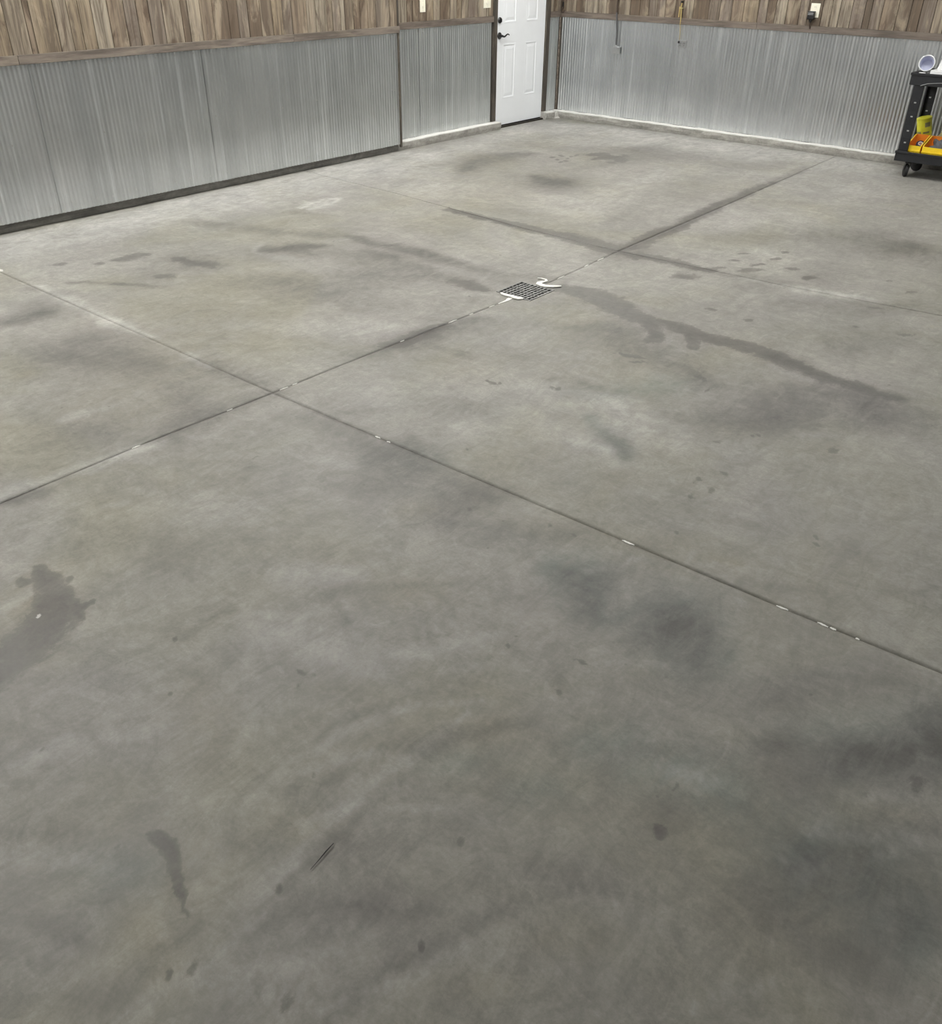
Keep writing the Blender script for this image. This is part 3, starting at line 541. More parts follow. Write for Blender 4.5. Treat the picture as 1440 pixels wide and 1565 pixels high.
 ('H',0.7,[(3.828,-5.384,0.0675,0.0592,0.0354,-0.0514),(4.039,-5.376,0.0783,0.0686,0.0524,-0.0808),(4.285,-5.437,0.0643,0.0562,0.0532,-0.087),(4.473,-5.531,0.0511,0.0445,0.0486,-0.0828),(4.607,-5.617,0.0388,0.0337,0.0553,-0.0971),(4.676,-5.738,0.0325,0.0282,0.0288,-0.0505)]),
 ('H',0.7,[(4.565,-5.506,0.0169,0.0148,0.0156,-0.0276),(4.689,-5.506,0.039,0.034,0.0295,-0.0544),(4.843,-5.529,0.0438,0.0381,0.0274,-0.0531),(5.074,-5.528,0.0588,0.051,0.0244,-0.0518),(5.271,-5.558,0.0573,0.0497,0.0182,-0.0418)]),
 ('H',0.6,[(4.741,-5.527,0.0332,0.0289,0.0287,-0.0537),(4.857,-5.618,0.0243,0.0211,0.0358,-0.0687),(4.896,-5.707,0.0265,0.0231,0.0174,-0.0332)]),
 ('D',0.8,[(5.271,-5.558,0.0625,0.0542,0.0292,-0.0668),(5.503,-5.612,0.0655,0.0567,0.0253,-0.0639),(5.717,-5.656,0.0684,0.0591,0.022,-0.0613),(5.941,-5.676,0.0569,0.0491,0.0187,-0.0592)]),
 ('H',0.5,[(5.308,-5.56,0.0519,0.045,0.0107,-0.0249),(5.572,-5.617,0.0649,0.0562,0.0121,-0.0316),(5.816,-5.669,0.053,0.0457,0.009,-0.0264),(5.946,-5.672,0.0237,0.0204,0.0116,-0.037)]),
 ('L',0.5,[(5.336,-5.626,0.0512,0.0444,0.007,-0.0162),(5.599,-5.687,0.0592,0.0511,0.0059,-0.0154),(5.816,-5.669,0.053,0.0457,0.0051,-0.0151),(5.939,-5.706,0.0094,0.0081,0.014,-0.0439)]),
 ('L',0.4,[(4.639,-5.615,0.0221,0.0192,0.0099,-0.0176),(4.632,-5.529,0.0223,0.0195,0.0101,-0.0181)]),
 ('L',0.35,[(4.744,-5.716,0.0485,0.0421,0.028,-0.0505)]),
 ('D',0.5,[(0.793,-5.966,0.1102,0.0984,0.0787,-0.0561),(1.3,-5.81,0.1438,0.1281,0.0852,-0.0678),(1.717,-5.604,0.1423,0.1266,0.0785,-0.0697),(2.065,-5.477,0.1053,0.0936,0.0726,-0.0703),(2.412,-5.431,0.103,0.0913,0.0664,-0.0691),(2.773,-5.422,0.1002,0.0886,0.0599,-0.0672),(3.122,-5.424,0.0844,0.0744,0.0538,-0.0651),(3.451,-5.495,0.0626,0.055,0.0559,-0.0721)]),
 ('D',0.75,[(1.993,-5.473,0.0494,0.0439,0.037,-0.0354),(2.412,-5.431,0.0824,0.0731,0.0387,-0.0403),(2.763,-5.411,0.0803,0.071,0.0351,-0.0394),(3.002,-5.416,0.0787,0.0695,0.0373,-0.044)]),
 ('D',0.5,[(2.398,-5.612,0.0675,0.0597,0.0436,-0.0438),(2.74,-5.647,0.085,0.075,0.0492,-0.0525),(3.144,-5.712,0.0815,0.0717,0.0517,-0.0595),(3.437,-5.71,0.0734,0.0644,0.0548,-0.0676)]),
 ('D',0.4,[(2.418,-5.695,0.3004,0.2656,0.172,-0.1705),(3.019,-5.823,0.2191,0.1927,0.124,-0.1358)]),
 ('H',0.35,[(3.249,-5.707,0.0808,0.071,0.0208,-0.0246),(3.468,-5.715,0.067,0.0588,0.0193,-0.024)]),
 ('D',0.5,[(2.414,-6.44,0.3685,0.3239,0.1187,-0.1004),(2.722,-5.996,0.2833,0.2493,0.1141,-0.1132)]),
 ('H',0.75,[(2.059,-4.384,0.039,0.035,0.0202,-0.0236),(2.393,-4.381,0.0611,0.0546,0.0271,-0.0337),(2.794,-4.406,0.074,0.066,0.0385,-0.0516),(3.093,-4.403,0.0725,0.0644,0.0504,-0.0721),(3.405,-4.442,0.0705,0.0625,0.0546,-0.0834),(3.658,-4.454,0.0552,0.0489,0.0501,-0.0814)]),
 ('H',0.8,[(3.667,-4.426,0.0415,0.0368,0.0417,-0.0683),(3.663,-4.103,0.0716,0.0635,0.0432,-0.0742),(3.658,-3.757,0.0741,0.066,0.0538,-0.097),(3.661,-3.558,0.0453,0.0404,0.0274,-0.0508)]),
 ('H',0.35,[(3.643,-3.524,0.0531,0.0474,0.0276,-0.0513),(3.628,-3.061,0.0555,0.0497,0.0242,-0.0476),(3.612,-2.553,0.0582,0.0523,0.0254,-0.0531),(3.585,-1.694,0.0537,0.0486,0.0176,-0.0404)]),
 ('D',0.5,[(3.643,-3.524,0.0607,0.0542,0.0368,-0.0684),(3.62,-2.813,0.0649,0.0583,0.0396,-0.0804),(3.585,-1.694,0.0716,0.0648,0.0331,-0.0758),(3.565,-0.804,0.0576,0.0526,0.0357,-0.0893)]),
 ('H',0.6,[(3.7,-4.48,0.048,0.0425,0.0328,-0.0537),(3.843,-4.456,0.0612,0.0541,0.0313,-0.0534),(4.086,-4.439,0.0668,0.059,0.0287,-0.0525),(4.327,-4.436,0.0655,0.0577,0.0229,-0.045)]),
 ('D',0.5,[(4.34,-4.462,0.0979,0.0862,0.0324,-0.0637),(4.768,-4.406,0.1267,0.1113,0.0272,-0.0622)]),
 ('D',0.5,[(3.675,-4.481,0.2062,0.1825,0.1492,-0.2425)]),
 ('H',0.5,[(3.825,-4.513,0.0169,0.015,0.0313,-0.0527)]),
 ('L',0.5,[(3.685,-4.87,0.0395,0.0349,0.0237,-0.0363),(3.69,-5.034,0.0323,0.0285,0.0194,-0.0288)]),
 ('D',0.4,[(3.616,-5.297,0.1263,0.1111,0.0309,-0.043),(3.449,-5.355,0.0955,0.084,0.0325,-0.043)]),
 ('H',0.55,[(3.673,-6.745,0.0628,0.0545,0.0315,-0.0328),(3.709,-6.578,0.0693,0.0603,0.0318,-0.0348),(3.707,-6.361,0.0549,0.0478,0.0262,-0.0302)]),
 ('D',0.6,[(3.675,-6.942,0.1018,0.0882,0.049,-0.0486),(3.715,-6.585,0.1331,0.1157,0.0634,-0.0694),(3.753,-6.187,0.1119,0.0976,0.0528,-0.0639)]),
 ('D',0.55,[(3.651,-7.538,0.0934,0.0806,0.0453,-0.0377),(3.651,-7.865,0.1108,0.0953,0.043,-0.0322),(3.661,-8.176,0.084,0.0721,0.0305,-0.0204)]),
 ('D',0.6,[(3.656,-8.804,0.0562,0.048,0.0363,-0.0185),(3.654,-8.698,0.0574,0.049,0.0371,-0.0199)]),
 ('L',0.6,[(3.595,-8.824,0.0301,0.0257,0.0185,-0.0092),(3.607,-8.673,0.0387,0.0331,0.019,-0.0102),(3.614,-8.511,0.0478,0.0409,0.0195,-0.0113),(3.641,-8.381,0.0406,0.0348,0.0197,-0.0121)]),
 ('L',0.75,[(3.668,-8.513,0.0356,0.0304,0.0238,-0.0139),(3.663,-8.303,0.0493,0.0422,0.0248,-0.0158),(3.682,-8.158,0.0336,0.0288,0.0202,-0.0137)]),
 ('L',0.4,[(3.737,-8.032,0.0639,0.0549,0.0252,-0.0182)]),
 ('D',0.5,[(3.476,-7.542,0.1429,0.1235,0.0604,-0.0481),(3.137,-7.52,0.0994,0.0861,0.0547,-0.0405)]),
 ('D',0.5,[(4.004,-7.596,0.0886,0.0762,0.0487,-0.0438),(4.357,-7.617,0.1265,0.1085,0.0583,-0.0578),(4.689,-7.612,0.121,0.1035,0.057,-0.0631),(5.004,-7.622,0.1154,0.0985,0.0483,-0.0599)]),
 ('L',0.7,[(1.37,-7.475,0.0358,0.0314,0.0349,-0.0187),(1.688,-7.482,0.0521,0.0456,0.0534,-0.0301),(2.102,-7.516,0.0665,0.058,0.0474,-0.0284),(2.445,-7.526,0.0534,0.0465,0.0342,-0.0218)]),
 ('L',0.8,[(2.213,-7.502,0.0439,0.0383,0.0276,-0.017),(2.608,-7.511,0.0316,0.0275,0.0244,-0.0162)]),
 ('L',0.85,[(2.958,-7.53,0.0354,0.0307,0.029,-0.0206),(3.052,-7.538,0.03,0.026,0.0211,-0.0152),(3.171,-7.545,0.0247,0.0213,0.0168,-0.0125)]),
 ('L',0.5,[(2.213,-7.583,0.0272,0.0237,0.0273,-0.0164),(2.339,-7.579,0.0375,0.0327,0.0263,-0.0162)]),
 ('L',0.4,[(4.921,-4.408,0.0937,0.0822,0.0152,-0.0368),(5.266,-4.396,0.1819,0.1593,0.017,-0.0476)]),
 ('L',0.95,[(4.921,-4.408,0.0375,0.0329,0.0101,-0.0245),(5.096,-4.353,0.0371,0.0326,0.0084,-0.022)]),
 ('L',0.95,[(5.125,-4.344,0.0247,0.0217,0.0092,-0.0245),(5.307,-4.344,0.0365,0.0319,0.0075,-0.0216)]),
 ('L',0.7,[(4.576,-4.471,0.0511,0.045,0.0094,-0.0199),(4.821,-4.428,0.0503,0.0442,0.0085,-0.0197)]),
 ('W',0.0,[(4.997,-4.357,0.0156,0.0137,0.0034,-0.0086)]),
 ('W',0.0,[(5.107,-4.425,0.0245,0.0215,0.0028,-0.0072)]),
 ('W',0.0,[(5.19,-4.32,0.0123,0.0108,0.0031,-0.0086)]),
 ('W',0.0,[(5.292,-4.357,0.0122,0.0106,0.003,-0.0084)]),
 ('L',0.8,[(4.956,-4.443,0.0496,0.0435,0.0079,-0.0194),(5.119,-4.414,0.0245,0.0215,0.0073,-0.0192)]),
 ('W',0.9,[(0.904,-7.489,0.0155,0.0137,0.0261,-0.013)]),
 ('D',0.6,[(1.432,-7.337,0.0241,0.0212,0.0349,-0.0197),(1.522,-7.258,0.0543,0.0477,0.0344,-0.0202),(1.666,-7.165,0.0482,0.0423,0.0279,-0.0172),(1.89,-7.035,0.09,0.079,0.0267,-0.0177)]),
 ('D',0.8,[(1.47,-7.337,0.024,0.0211,0.0231,-0.0131),(1.526,-7.238,0.0423,0.0372,0.023,-0.0135)]),
 ('H',0.5,[(1.234,-6.995,0.0319,0.0281,0.0255,-0.0153)]),
 ('H',0.4,[(1.266,-6.871,0.0452,0.0399,0.0256,-0.016),(1.26,-6.72,0.0656,0.058,0.0391,-0.0253)]),
 ('H',0.4,[(1.069,-7.179,0.0444,0.0391,0.026,-0.0145),(1.061,-7.129,0.0191,0.0169,0.0262,-0.0148)]),
 ('H',0.4,[(1.508,-6.58,0.0326,0.0289,0.0249,-0.0173),(1.737,-6.589,0.0512,0.0452,0.0352,-0.0254),(1.783,-6.492,0.0387,0.0341,0.0468,-0.0348)]),
 ('H',0.35,[(1.859,-6.575,0.0254,0.0224,0.0227,-0.0168)]),
 ('D',0.5,[(1.702,-6.563,0.1609,0.142,0.1424,-0.1028)]),
 ('D',0.8,[(1.807,-7.937,0.0648,0.0565,0.0781,-0.0387),(1.838,-7.802,0.0712,0.0621,0.0788,-0.0412),(1.835,-7.665,0.0558,0.0487,0.0702,-0.0384)]),
 ('D',0.4,[(1.732,-7.668,0.1971,0.1723,0.1652,-0.0885)]),
 ('D',0.6,[(2.44,-7.719,0.1563,0.1358,0.1168,-0.0701),(2.9,-7.779,0.1719,0.1488,0.1285,-0.0831),(2.54,-7.926,0.1501,0.1302,0.0943,-0.0538)]),
 ('D',0.45,[(3.246,-7.79,0.1414,0.1221,0.1138,-0.0792),(3.606,-7.938,0.0661,0.0568,0.0432,-0.0312)]),
 ('D',0.4,[(3.348,-8.326,0.1494,0.1283,0.1453,-0.0851)]),
 ('D',0.35,[(2.425,-7.969,0.2267,0.1966,0.3249,-0.1786)]),
 ('V',0.6,[(2.45,-7.648,0.1576,0.1371,0.1681,-0.1034)]),
 ('V',0.6,[(1.316,-7.571,0.1777,0.156,0.1635,-0.0843)]),
 ('V',0.5,[(3.39,-7.514,0.1208,0.1045,0.0751,-0.0591)]),
 ('H',0.4,[(1.78,-6.877,0.0494,0.0434,0.0448,-0.0304)]),
 ('H',0.35,[(1.692,-7.159,0.0602,0.0528,0.0222,-0.0137)]),
 ('D',0.4,[(2.602,-6.443,0.1812,0.159,0.0936,-0.0821),(3.183,-6.4,0.1726,0.1509,0.0783,-0.0786)]),
 ('D',0.4,[(2.905,-6.177,0.2426,0.2129,0.1233,-0.1223)]),
 ('B',0.6,[(2.56,-8.18,0.0722,0.0624,0.0752,-0.0393)]),
 ('L',0.3,[(3.16,-6.838,0.4087,0.356,0.1194,-0.1073)]),
 ('L',0.35,[(3.379,-6.647,0.2186,0.1905,0.0994,-0.0986)]),
 ('L',0.25,[(4.589,-7.847,0.235,0.2009,0.1076,-0.1067)]),
 ('L',0.62,[(0.502,-7.29,0.1968,0.1741,0.2648,-0.1314)]),  # pale dust along the left wall, also painting the brighter light there
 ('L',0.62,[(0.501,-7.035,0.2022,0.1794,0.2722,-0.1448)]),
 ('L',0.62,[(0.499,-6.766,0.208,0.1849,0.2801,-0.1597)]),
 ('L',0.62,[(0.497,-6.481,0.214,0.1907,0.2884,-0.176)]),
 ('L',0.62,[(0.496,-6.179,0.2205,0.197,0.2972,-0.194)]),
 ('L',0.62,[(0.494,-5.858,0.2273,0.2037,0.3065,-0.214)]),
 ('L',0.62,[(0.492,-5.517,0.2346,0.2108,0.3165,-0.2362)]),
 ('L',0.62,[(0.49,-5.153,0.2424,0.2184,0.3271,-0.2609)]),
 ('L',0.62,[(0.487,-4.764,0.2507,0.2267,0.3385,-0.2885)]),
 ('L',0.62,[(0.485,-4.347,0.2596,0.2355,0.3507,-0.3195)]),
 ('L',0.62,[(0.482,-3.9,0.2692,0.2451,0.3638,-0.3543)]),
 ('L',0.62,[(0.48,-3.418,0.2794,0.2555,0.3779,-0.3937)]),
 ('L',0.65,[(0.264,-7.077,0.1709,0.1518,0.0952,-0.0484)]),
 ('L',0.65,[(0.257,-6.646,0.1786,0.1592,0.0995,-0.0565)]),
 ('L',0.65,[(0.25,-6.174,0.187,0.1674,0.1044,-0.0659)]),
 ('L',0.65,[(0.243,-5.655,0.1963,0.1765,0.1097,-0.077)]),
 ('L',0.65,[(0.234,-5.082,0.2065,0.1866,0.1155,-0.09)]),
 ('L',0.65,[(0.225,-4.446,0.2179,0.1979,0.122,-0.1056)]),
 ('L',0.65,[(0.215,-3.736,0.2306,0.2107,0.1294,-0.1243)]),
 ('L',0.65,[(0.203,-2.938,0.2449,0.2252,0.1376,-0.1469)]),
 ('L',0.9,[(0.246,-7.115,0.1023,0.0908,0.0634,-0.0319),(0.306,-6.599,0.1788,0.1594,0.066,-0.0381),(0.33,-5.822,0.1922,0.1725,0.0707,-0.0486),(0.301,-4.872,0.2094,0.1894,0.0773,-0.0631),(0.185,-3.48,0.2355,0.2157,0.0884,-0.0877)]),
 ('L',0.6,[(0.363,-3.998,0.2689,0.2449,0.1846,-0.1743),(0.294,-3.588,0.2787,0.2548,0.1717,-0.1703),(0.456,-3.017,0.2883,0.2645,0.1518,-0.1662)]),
 ('L',0.5,[(1.399,-3.879,0.3832,0.3466,0.2984,-0.3349)]),
 ('L',0.4,[(0.903,-3.507,0.4066,0.3703,0.3052,-0.3341)]),
 ('L',0.95,[(1.127,-5.135,0.031,0.0278,0.0252,-0.0222),(1.053,-4.943,0.0317,0.0285,0.0196,-0.0176),(1.055,-4.763,0.0484,0.0436,0.0199,-0.0184),(1.136,-4.721,0.0201,0.0181,0.0196,-0.0185),(1.204,-4.837,0.0317,0.0285,0.0191,-0.0179),(1.228,-5.016,0.0468,0.042,0.0187,-0.0171),(1.197,-5.128,0.0309,0.0277,0.0155,-0.0138)]),
 ('L',0.7,[(1.149,-4.945,0.1183,0.1062,0.0958,-0.0874)]),
 ('D',0.3,[(1.19,-5.272,0.1145,0.1025,0.0614,-0.0532)]),
 ('L',0.85,[(0.292,-1.052,0.3325,0.3104,0.205,-0.2749),(0.681,-0.689,0.3902,0.3642,0.219,-0.3218),(1.339,-0.475,0.4938,0.4594,0.194,-0.3218),(2.207,-0.567,0.4712,0.4353,0.1582,-0.3024),(3.052,-0.635,0.3996,0.3666,0.1263,-0.2847)]),  # pale dust by door and back wall, strengthened to paint brighter light
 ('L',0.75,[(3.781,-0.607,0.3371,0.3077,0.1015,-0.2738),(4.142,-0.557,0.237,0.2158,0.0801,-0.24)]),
 ('L',0.4,[(2.628,-3.254,0.4577,0.4123,0.3868,-0.5916)]),
 ('L',0.5,[(1.124,-1.213,0.4223,0.3911,0.2149,-0.3199),(1.646,-0.985,0.3137,0.29,0.1557,-0.2584)]),
 ('L',0.35,[(2.68,-2.116,0.1823,0.1657,0.1389,-0.2472)]),
 ('L',0.3,[(4.104,-3.997,0.2098,0.1859,0.0897,-0.1764),(4.418,-3.824,0.1737,0.1538,0.0673,-0.1494)]),
 ('L',0.35,[(3.842,-3.033,0.4702,0.4207,0.2172,-0.4535)]),
 ('L',0.5,[(2.91,-2.163,0.0717,0.065,0.0325,-0.0603)]),
 ('L',0.5,[(4.933,-2.164,0.0946,0.0846,0.0095,-0.0314)]),
 ('L',0.5,[(5.2,-2.576,0.0595,0.0529,0.0107,-0.0375)]),
 ('V',0.6,[(4.49,-6.403,0.2765,0.2394,0.239,-0.342),(3.872,-6.217,0.1927,0.1679,0.151,-0.1874)]),
 ('V',0.4,[(4.775,-5.154,0.5203,0.4543,0.1988,-0.403)]),
 ('B',0.45,[(2.048,-3.776,0.495,0.446,0.4305,-0.5482)]),
 ('B',0.45,[(2.585,-7.067,0.5599,0.4888,0.4385,-0.3283),(3.27,-8.052,0.2706,0.2331,0.2413,-0.1541)]),
 ('B',0.4,[(2.341,-4.635,0.4488,0.4006,0.1958,-0.231)]),
 ('L',0.85,[(0.31,-0.556,0.1714,0.1606,0.1317,-0.186),(0.801,-0.459,0.2251,0.2103,0.1446,-0.2211),(1.641,-0.415,0.2717,0.2523,0.1215,-0.2131),(2.416,-0.373,0.2626,0.2426,0.1184,-0.2399),(3.147,-0.368,0.2533,0.2328,0.0974,-0.2303),(3.822,-0.363,0.2447,0.2237,0.0793,-0.2215),(4.265,-0.366,0.1911,0.1741,0.0583,-0.1846)]),  # dusty band along the curbs, doubling as painted brightness
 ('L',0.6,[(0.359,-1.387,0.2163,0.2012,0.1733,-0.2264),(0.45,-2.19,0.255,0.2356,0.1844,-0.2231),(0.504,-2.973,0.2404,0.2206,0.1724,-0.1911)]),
 ('L',0.35,[(2.85,-1.251,0.5789,0.5293,0.1987,-0.4028),(4.225,-1.491,0.5253,0.4745,0.1625,-0.4538)]),
 ('D',0.45,[(1.174,-3.259,0.0544,0.0496,0.0915,-0.108),(1.03,-2.791,0.0948,0.0868,0.0979,-0.12),(1.023,-2.364,0.1174,0.1079,0.0809,-0.1044),(1.2,-2.157,0.0689,0.0633,0.0791,-0.1074)]),
 ('L',0.4,[(2.596,-1.965,0.0649,0.0591,0.0862,-0.1534),(2.69,-2.254,0.0901,0.0818,0.0685,-0.1201),(2.621,-2.602,0.1319,0.1195,0.0543,-0.09)]),
 ('H',0.5,[(4.569,-3.895,0.0409,0.0361,0.0157,-0.0362)]),
 ('H',0.5,[(4.528,-4.089,0.0469,0.0414,0.0188,-0.0415)]),
 ('H',0.5,[(4.361,-4.118,0.0271,0.0239,0.0133,-0.0279)]),
 ('H',0.5,[(4.563,-4.247,0.0787,0.0694,0.0242,-0.0529)]),
 ('H',0.5,[(4.918,-4.135,0.0451,0.0397,0.0157,-0.0396)]),
 ('H',0.5,[(4.279,-4.661,0.0642,0.0564,0.026,-0.0486)]),
 ('H',0.5,[(4.352,-3.945,0.0345,0.0305,0.0102,-0.0219)]),
 ('H',0.5,[(4.367,-4.326,0.0331,0.0291,0.013,-0.0264)]),
 ('H',0.5,[(4.557,-3.701,0.0279,0.0247,0.0129,-0.0304)]),
 ('H',0.5,[(4.754,-4.06,0.0462,0.0407,0.0114,-0.0273)]),
 ('H',0.5,[(4.682,-5.134,0.0292,0.0256,0.0078,-0.0153)]),
 ('H',0.5,[(4.902,-5.129,0.0229,0.02,0.007,-0.015)]),
 ('H',0.5,[(5.435,-4.432,0.0357,0.0312,0.0077,-0.0231)]),
 ('H',0.5,[(5.497,-4.018,0.0373,0.0327,0.0078,-0.0258)]),
 ('H',0.5,[(5.332,-3.876,0.0256,0.0225,0.0066,-0.0204)]),
 ('H',0.5,[(5.46,-4.835,0.0282,0.0245,0.0072,-0.0205)]),
 ('H',0.5,[(5.69,-4.767,0.0389,0.0338,0.0063,-0.0205)]),
 ('D',0.4,[(5.086,-4.661,0.1791,0.1567,0.0453,-0.1124),(5.405,-4.458,0.2674,0.2338,0.0548,-0.1614)]),
 ('D',0.3,[(5.612,-4.962,0.3273,0.2845,0.0845,-0.2533)]),
 ('D',0.35,[(4.718,-4.586,0.1557,0.1367,0.0435,-0.0952)]),
 ('B',0.7,[(5.802,-4.55,0.0396,0.0345,0.0045,-0.0162)]),
 ('H',0.6,[(4.67,-6.033,0.0364,0.0316,0.0069,-0.0114),(4.752,-6.02,0.0258,0.0224,0.0111,-0.0189)]),
 ('L',0.5,[(4.692,-6.025,0.026,0.0225,0.0092,-0.0152)]),
 ('H',0.5,[(4.779,-6.086,0.0306,0.0265,0.0087,-0.0148)]),
 ('H',0.35,[(4.44,-5.828,0.0274,0.0238,0.0105,-0.0168),(4.466,-5.767,0.022,0.0192,0.0105,-0.0171)]),
 ('H',0.75,[(4.358,-6.769,0.0097,0.0084,0.0072,-0.009),(4.394,-6.779,0.0144,0.0125,0.0094,-0.0119),(4.416,-6.75,0.0096,0.0083,0.007,-0.009)]),
 ('H',0.75,[(4.606,-6.635,0.0072,0.0062,0.0087,-0.0123),(4.638,-6.637,0.0119,0.0103,0.0069,-0.0098),(4.633,-6.602,0.0072,0.0062,0.0086,-0.0124)]),
 ('D',0.5,[(4.314,-5.832,0.2217,0.1931,0.0555,-0.0848),(4.782,-5.924,0.1564,0.1357,0.0445,-0.0781),(5.206,-6.097,0.0727,0.0628,0.028,-0.0558)]),
 ('H',0.5,[(5.098,-6.058,0.0247,0.0213,0.0075,-0.0143),(5.152,-6.073,0.0147,0.0127,0.0072,-0.0142)]),
 ('H',0.5,[(5.203,-6.159,0.012,0.0104,0.0069,-0.0136)]),
 ('H',0.55,[(5.473,-6.613,0.0173,0.0148,0.0083,-0.0166)]),
 ('H',0.5,[(5.594,-6.454,0.0109,0.0094,0.0052,-0.0116)]),
 ('H',0.6,[(5.624,-6.846,0.0122,0.0104,0.0072,-0.0147)]),
 ('H',0.6,[(5.595,-6.954,0.012,0.0103,0.0072,-0.0141)]),
 ('H',0.6,[(5.588,-6.986,0.0099,0.0085,0.006,-0.0116)]),
 ('H',0.6,[(5.662,-7.008,0.0118,0.01,0.0091,-0.0181)]),
 ('H',0.6,[(5.625,-7.116,0.0116,0.0099,0.008,-0.0152)]),
 ('H',0.6,[(5.645,-6.787,0.0061,0.0053,0.0038,-0.008)]),
 ('H',0.5,[(6.09,-7.062,0.0109,0.0093,0.0026,-0.0066)]),
 ('H',0.5,[(6.105,-7.087,0.009,0.0077,0.0026,-0.0065),(6.127,-7.09,0.0108,0.0092,0.0025,-0.0065)]),
 ('H',0.45,[(5.685,-7.356,0.0091,0.0078,0.0033,-0.0061)]),
 ('H',0.5,[(5.314,-7.632,0.011,0.0094,0.0075,-0.0106)]),
 ('H',0.45,[(5.419,-7.638,0.0144,0.0122,0.0071,-0.0104)]),
 ('H',0.45,[(5.025,-7.727,0.015,0.0128,0.0058,-0.0071)]),
 ('L',0.7,[(4.836,-6.629,0.084,0.0724,0.0547,-0.0836),(5.023,-6.587,0.0919,0.0791,0.0644,-0.1068),(5.23,-6.71,0.1097,0.0942,0.0626,-0.1098),(5.087,-6.749,0.0666,0.0572,0.0673,-0.1102)]),
 ('L',0.5,[(5.376,-6.743,0.0642,0.0551,0.04,-0.0743)]),
 ('L',0.4,[(4.576,-6.69,0.0954,0.0823,0.0526,-0.0723)]),
 ('L',0.55,[(4.843,-6.959,0.0663,0.057,0.059,-0.0834),(5.008,-6.996,0.086,0.0738,0.0404,-0.0602),(5.152,-7.012,0.0505,0.0433,0.0248,-0.039)]),
 ('B',0.6,[(4.902,-6.991,0.1528,0.1312,0.0927,-0.1327)]),
 ('B',0.6,[(5.31,-7.164,0.1002,0.0857,0.0552,-0.0891),(5.338,-7.399,0.0382,0.0326,0.0415,-0.0635)]),
 ('B',0.55,[(4.933,-7.274,0.2071,0.1774,0.0869,-0.1165)]),
 ('T',0.8,[(4.952,-6.781,0.0314,0.027,0.0288,-0.0443),(5.093,-6.868,0.0391,0.0336,0.046,-0.0733),(5.225,-6.949,0.0421,0.0361,0.0422,-0.0695)]),
 ('T',0.55,[(4.859,-6.495,0.1426,0.123,0.0552,-0.0879),(4.988,-6.285,0.1692,0.1461,0.0534,-0.0937)]),
 ('D',0.5,[(5.103,-6.883,0.039,0.0335,0.0457,-0.0727),(5.242,-6.95,0.042,0.036,0.0358,-0.0594)]),
 ('B',0.5,[(5.892,-6.377,0.1064,0.0912,0.0346,-0.0917)]),
 ('H',0.35,[(5.913,-6.359,0.0213,0.0182,0.0107,-0.0288)]),
 ('D',0.4,[(5.686,-6.149,0.1135,0.0976,0.0519,-0.1289),(5.346,-6.441,0.0452,0.0389,0.0428,-0.0843)]),
 ('L',0.35,[(5.77,-6.286,0.0527,0.0452,0.0144,-0.0362)]),
 ('L',0.5,[(6.072,-6.261,0.0127,0.0109,0.0268,-0.0819)]),
 ('L',0.4,[(5.403,-6.393,0.0226,0.0194,0.0089,-0.0183)]),
 ('L',0.3,[(5.616,-6.614,0.1483,0.1271,0.0755,-0.1626)]),
 ('L',0.6,[(5.503,-7.032,0.005,0.0043,0.0201,-0.0367)]),
 ('D',0.6,[(4.523,-7.551,0.1251,0.1073,0.0937,-0.1),(4.589,-7.847,0.1371,0.1172,0.0932,-0.0924)]),
 ('T',0.5,[(4.562,-7.592,0.1236,0.1059,0.0913,-0.0975)]),
 ('D',0.5,[(4.965,-7.654,0.173,0.1477,0.0796,-0.0963),(5.009,-7.858,0.1101,0.0938,0.0459,-0.0529),(5.335,-7.693,0.1622,0.1381,0.0638,-0.089)]),
 ('V',0.5,[(5.045,-7.827,0.2203,0.1877,0.085,-0.1003)]),
 ('T',0.9,[(5.485,-7.826,0.0513,0.0436,0.0521,-0.0745),(5.595,-7.83,0.0839,0.0712,0.0806,-0.1216),(5.72,-7.906,0.071,0.0601,0.0543,-0.0853)]),
 ('D',0.65,[(5.54,-7.828,0.0677,0.0575,0.0501,-0.0737),(5.687,-7.912,0.0713,0.0604,0.0667,-0.1027)]),
 ('D',0.4,[(5.642,-7.742,0.0678,0.0576,0.0596,-0.0949)]),
 ('T',0.9,[(5.93,-7.814,0.1047,0.0886,0.0884,-0.1617),(6.051,-7.913,0.0909,0.0768,0.0557,-0.1064)]),
 ('D',0.95,[(5.938,-7.828,0.0884,0.0748,0.0687,-0.1257)]),
 ('D',0.6,[(6.036,-7.886,0.0917,0.0776,0.0709,-0.1356),(6.106,-7.978,0.0442,0.0374,0.0261,-0.0505)]),
 ('D',0.35,[(5.899,-7.882,0.1413,0.1196,0.1278,-0.2242)]),
 ('L',0.4,[(5.737,-7.78,0.0165,0.014,0.0442,-0.0731)]),
 ('L',0.45,[(5.794,-7.462,0.0176,0.0149,0.0094,-0.0178),(5.797,-7.419,0.0177,0.0151,0.0057,-0.0109)]),
 ('L',0.3,[(6.045,-7.587,0.036,0.0305,0.0151,-0.032)]),
 ('L',0.3,[(5.844,-7.471,0.0521,0.0443,0.0054,-0.0106),(5.945,-7.426,0.0518,0.044,0.0051,-0.0106)]),
 ('B',0.5,[(5.914,-7.412,0.0522,0.0443,0.0209,-0.043)]),
 ('D',0.95,[(6.554,-7.993,0.0937,0.0788,0.0244,-0.0682),(6.668,-7.926,0.1064,0.0895,0.0315,-0.1018),(6.749,-7.8,0.0677,0.057,0.0398,-0.1476)]),
 ('T',0.8,[(6.546,-7.97,0.1349,0.1136,0.0414,-0.1157),(6.701,-7.809,0.1091,0.0918,0.0425,-0.1483)]),
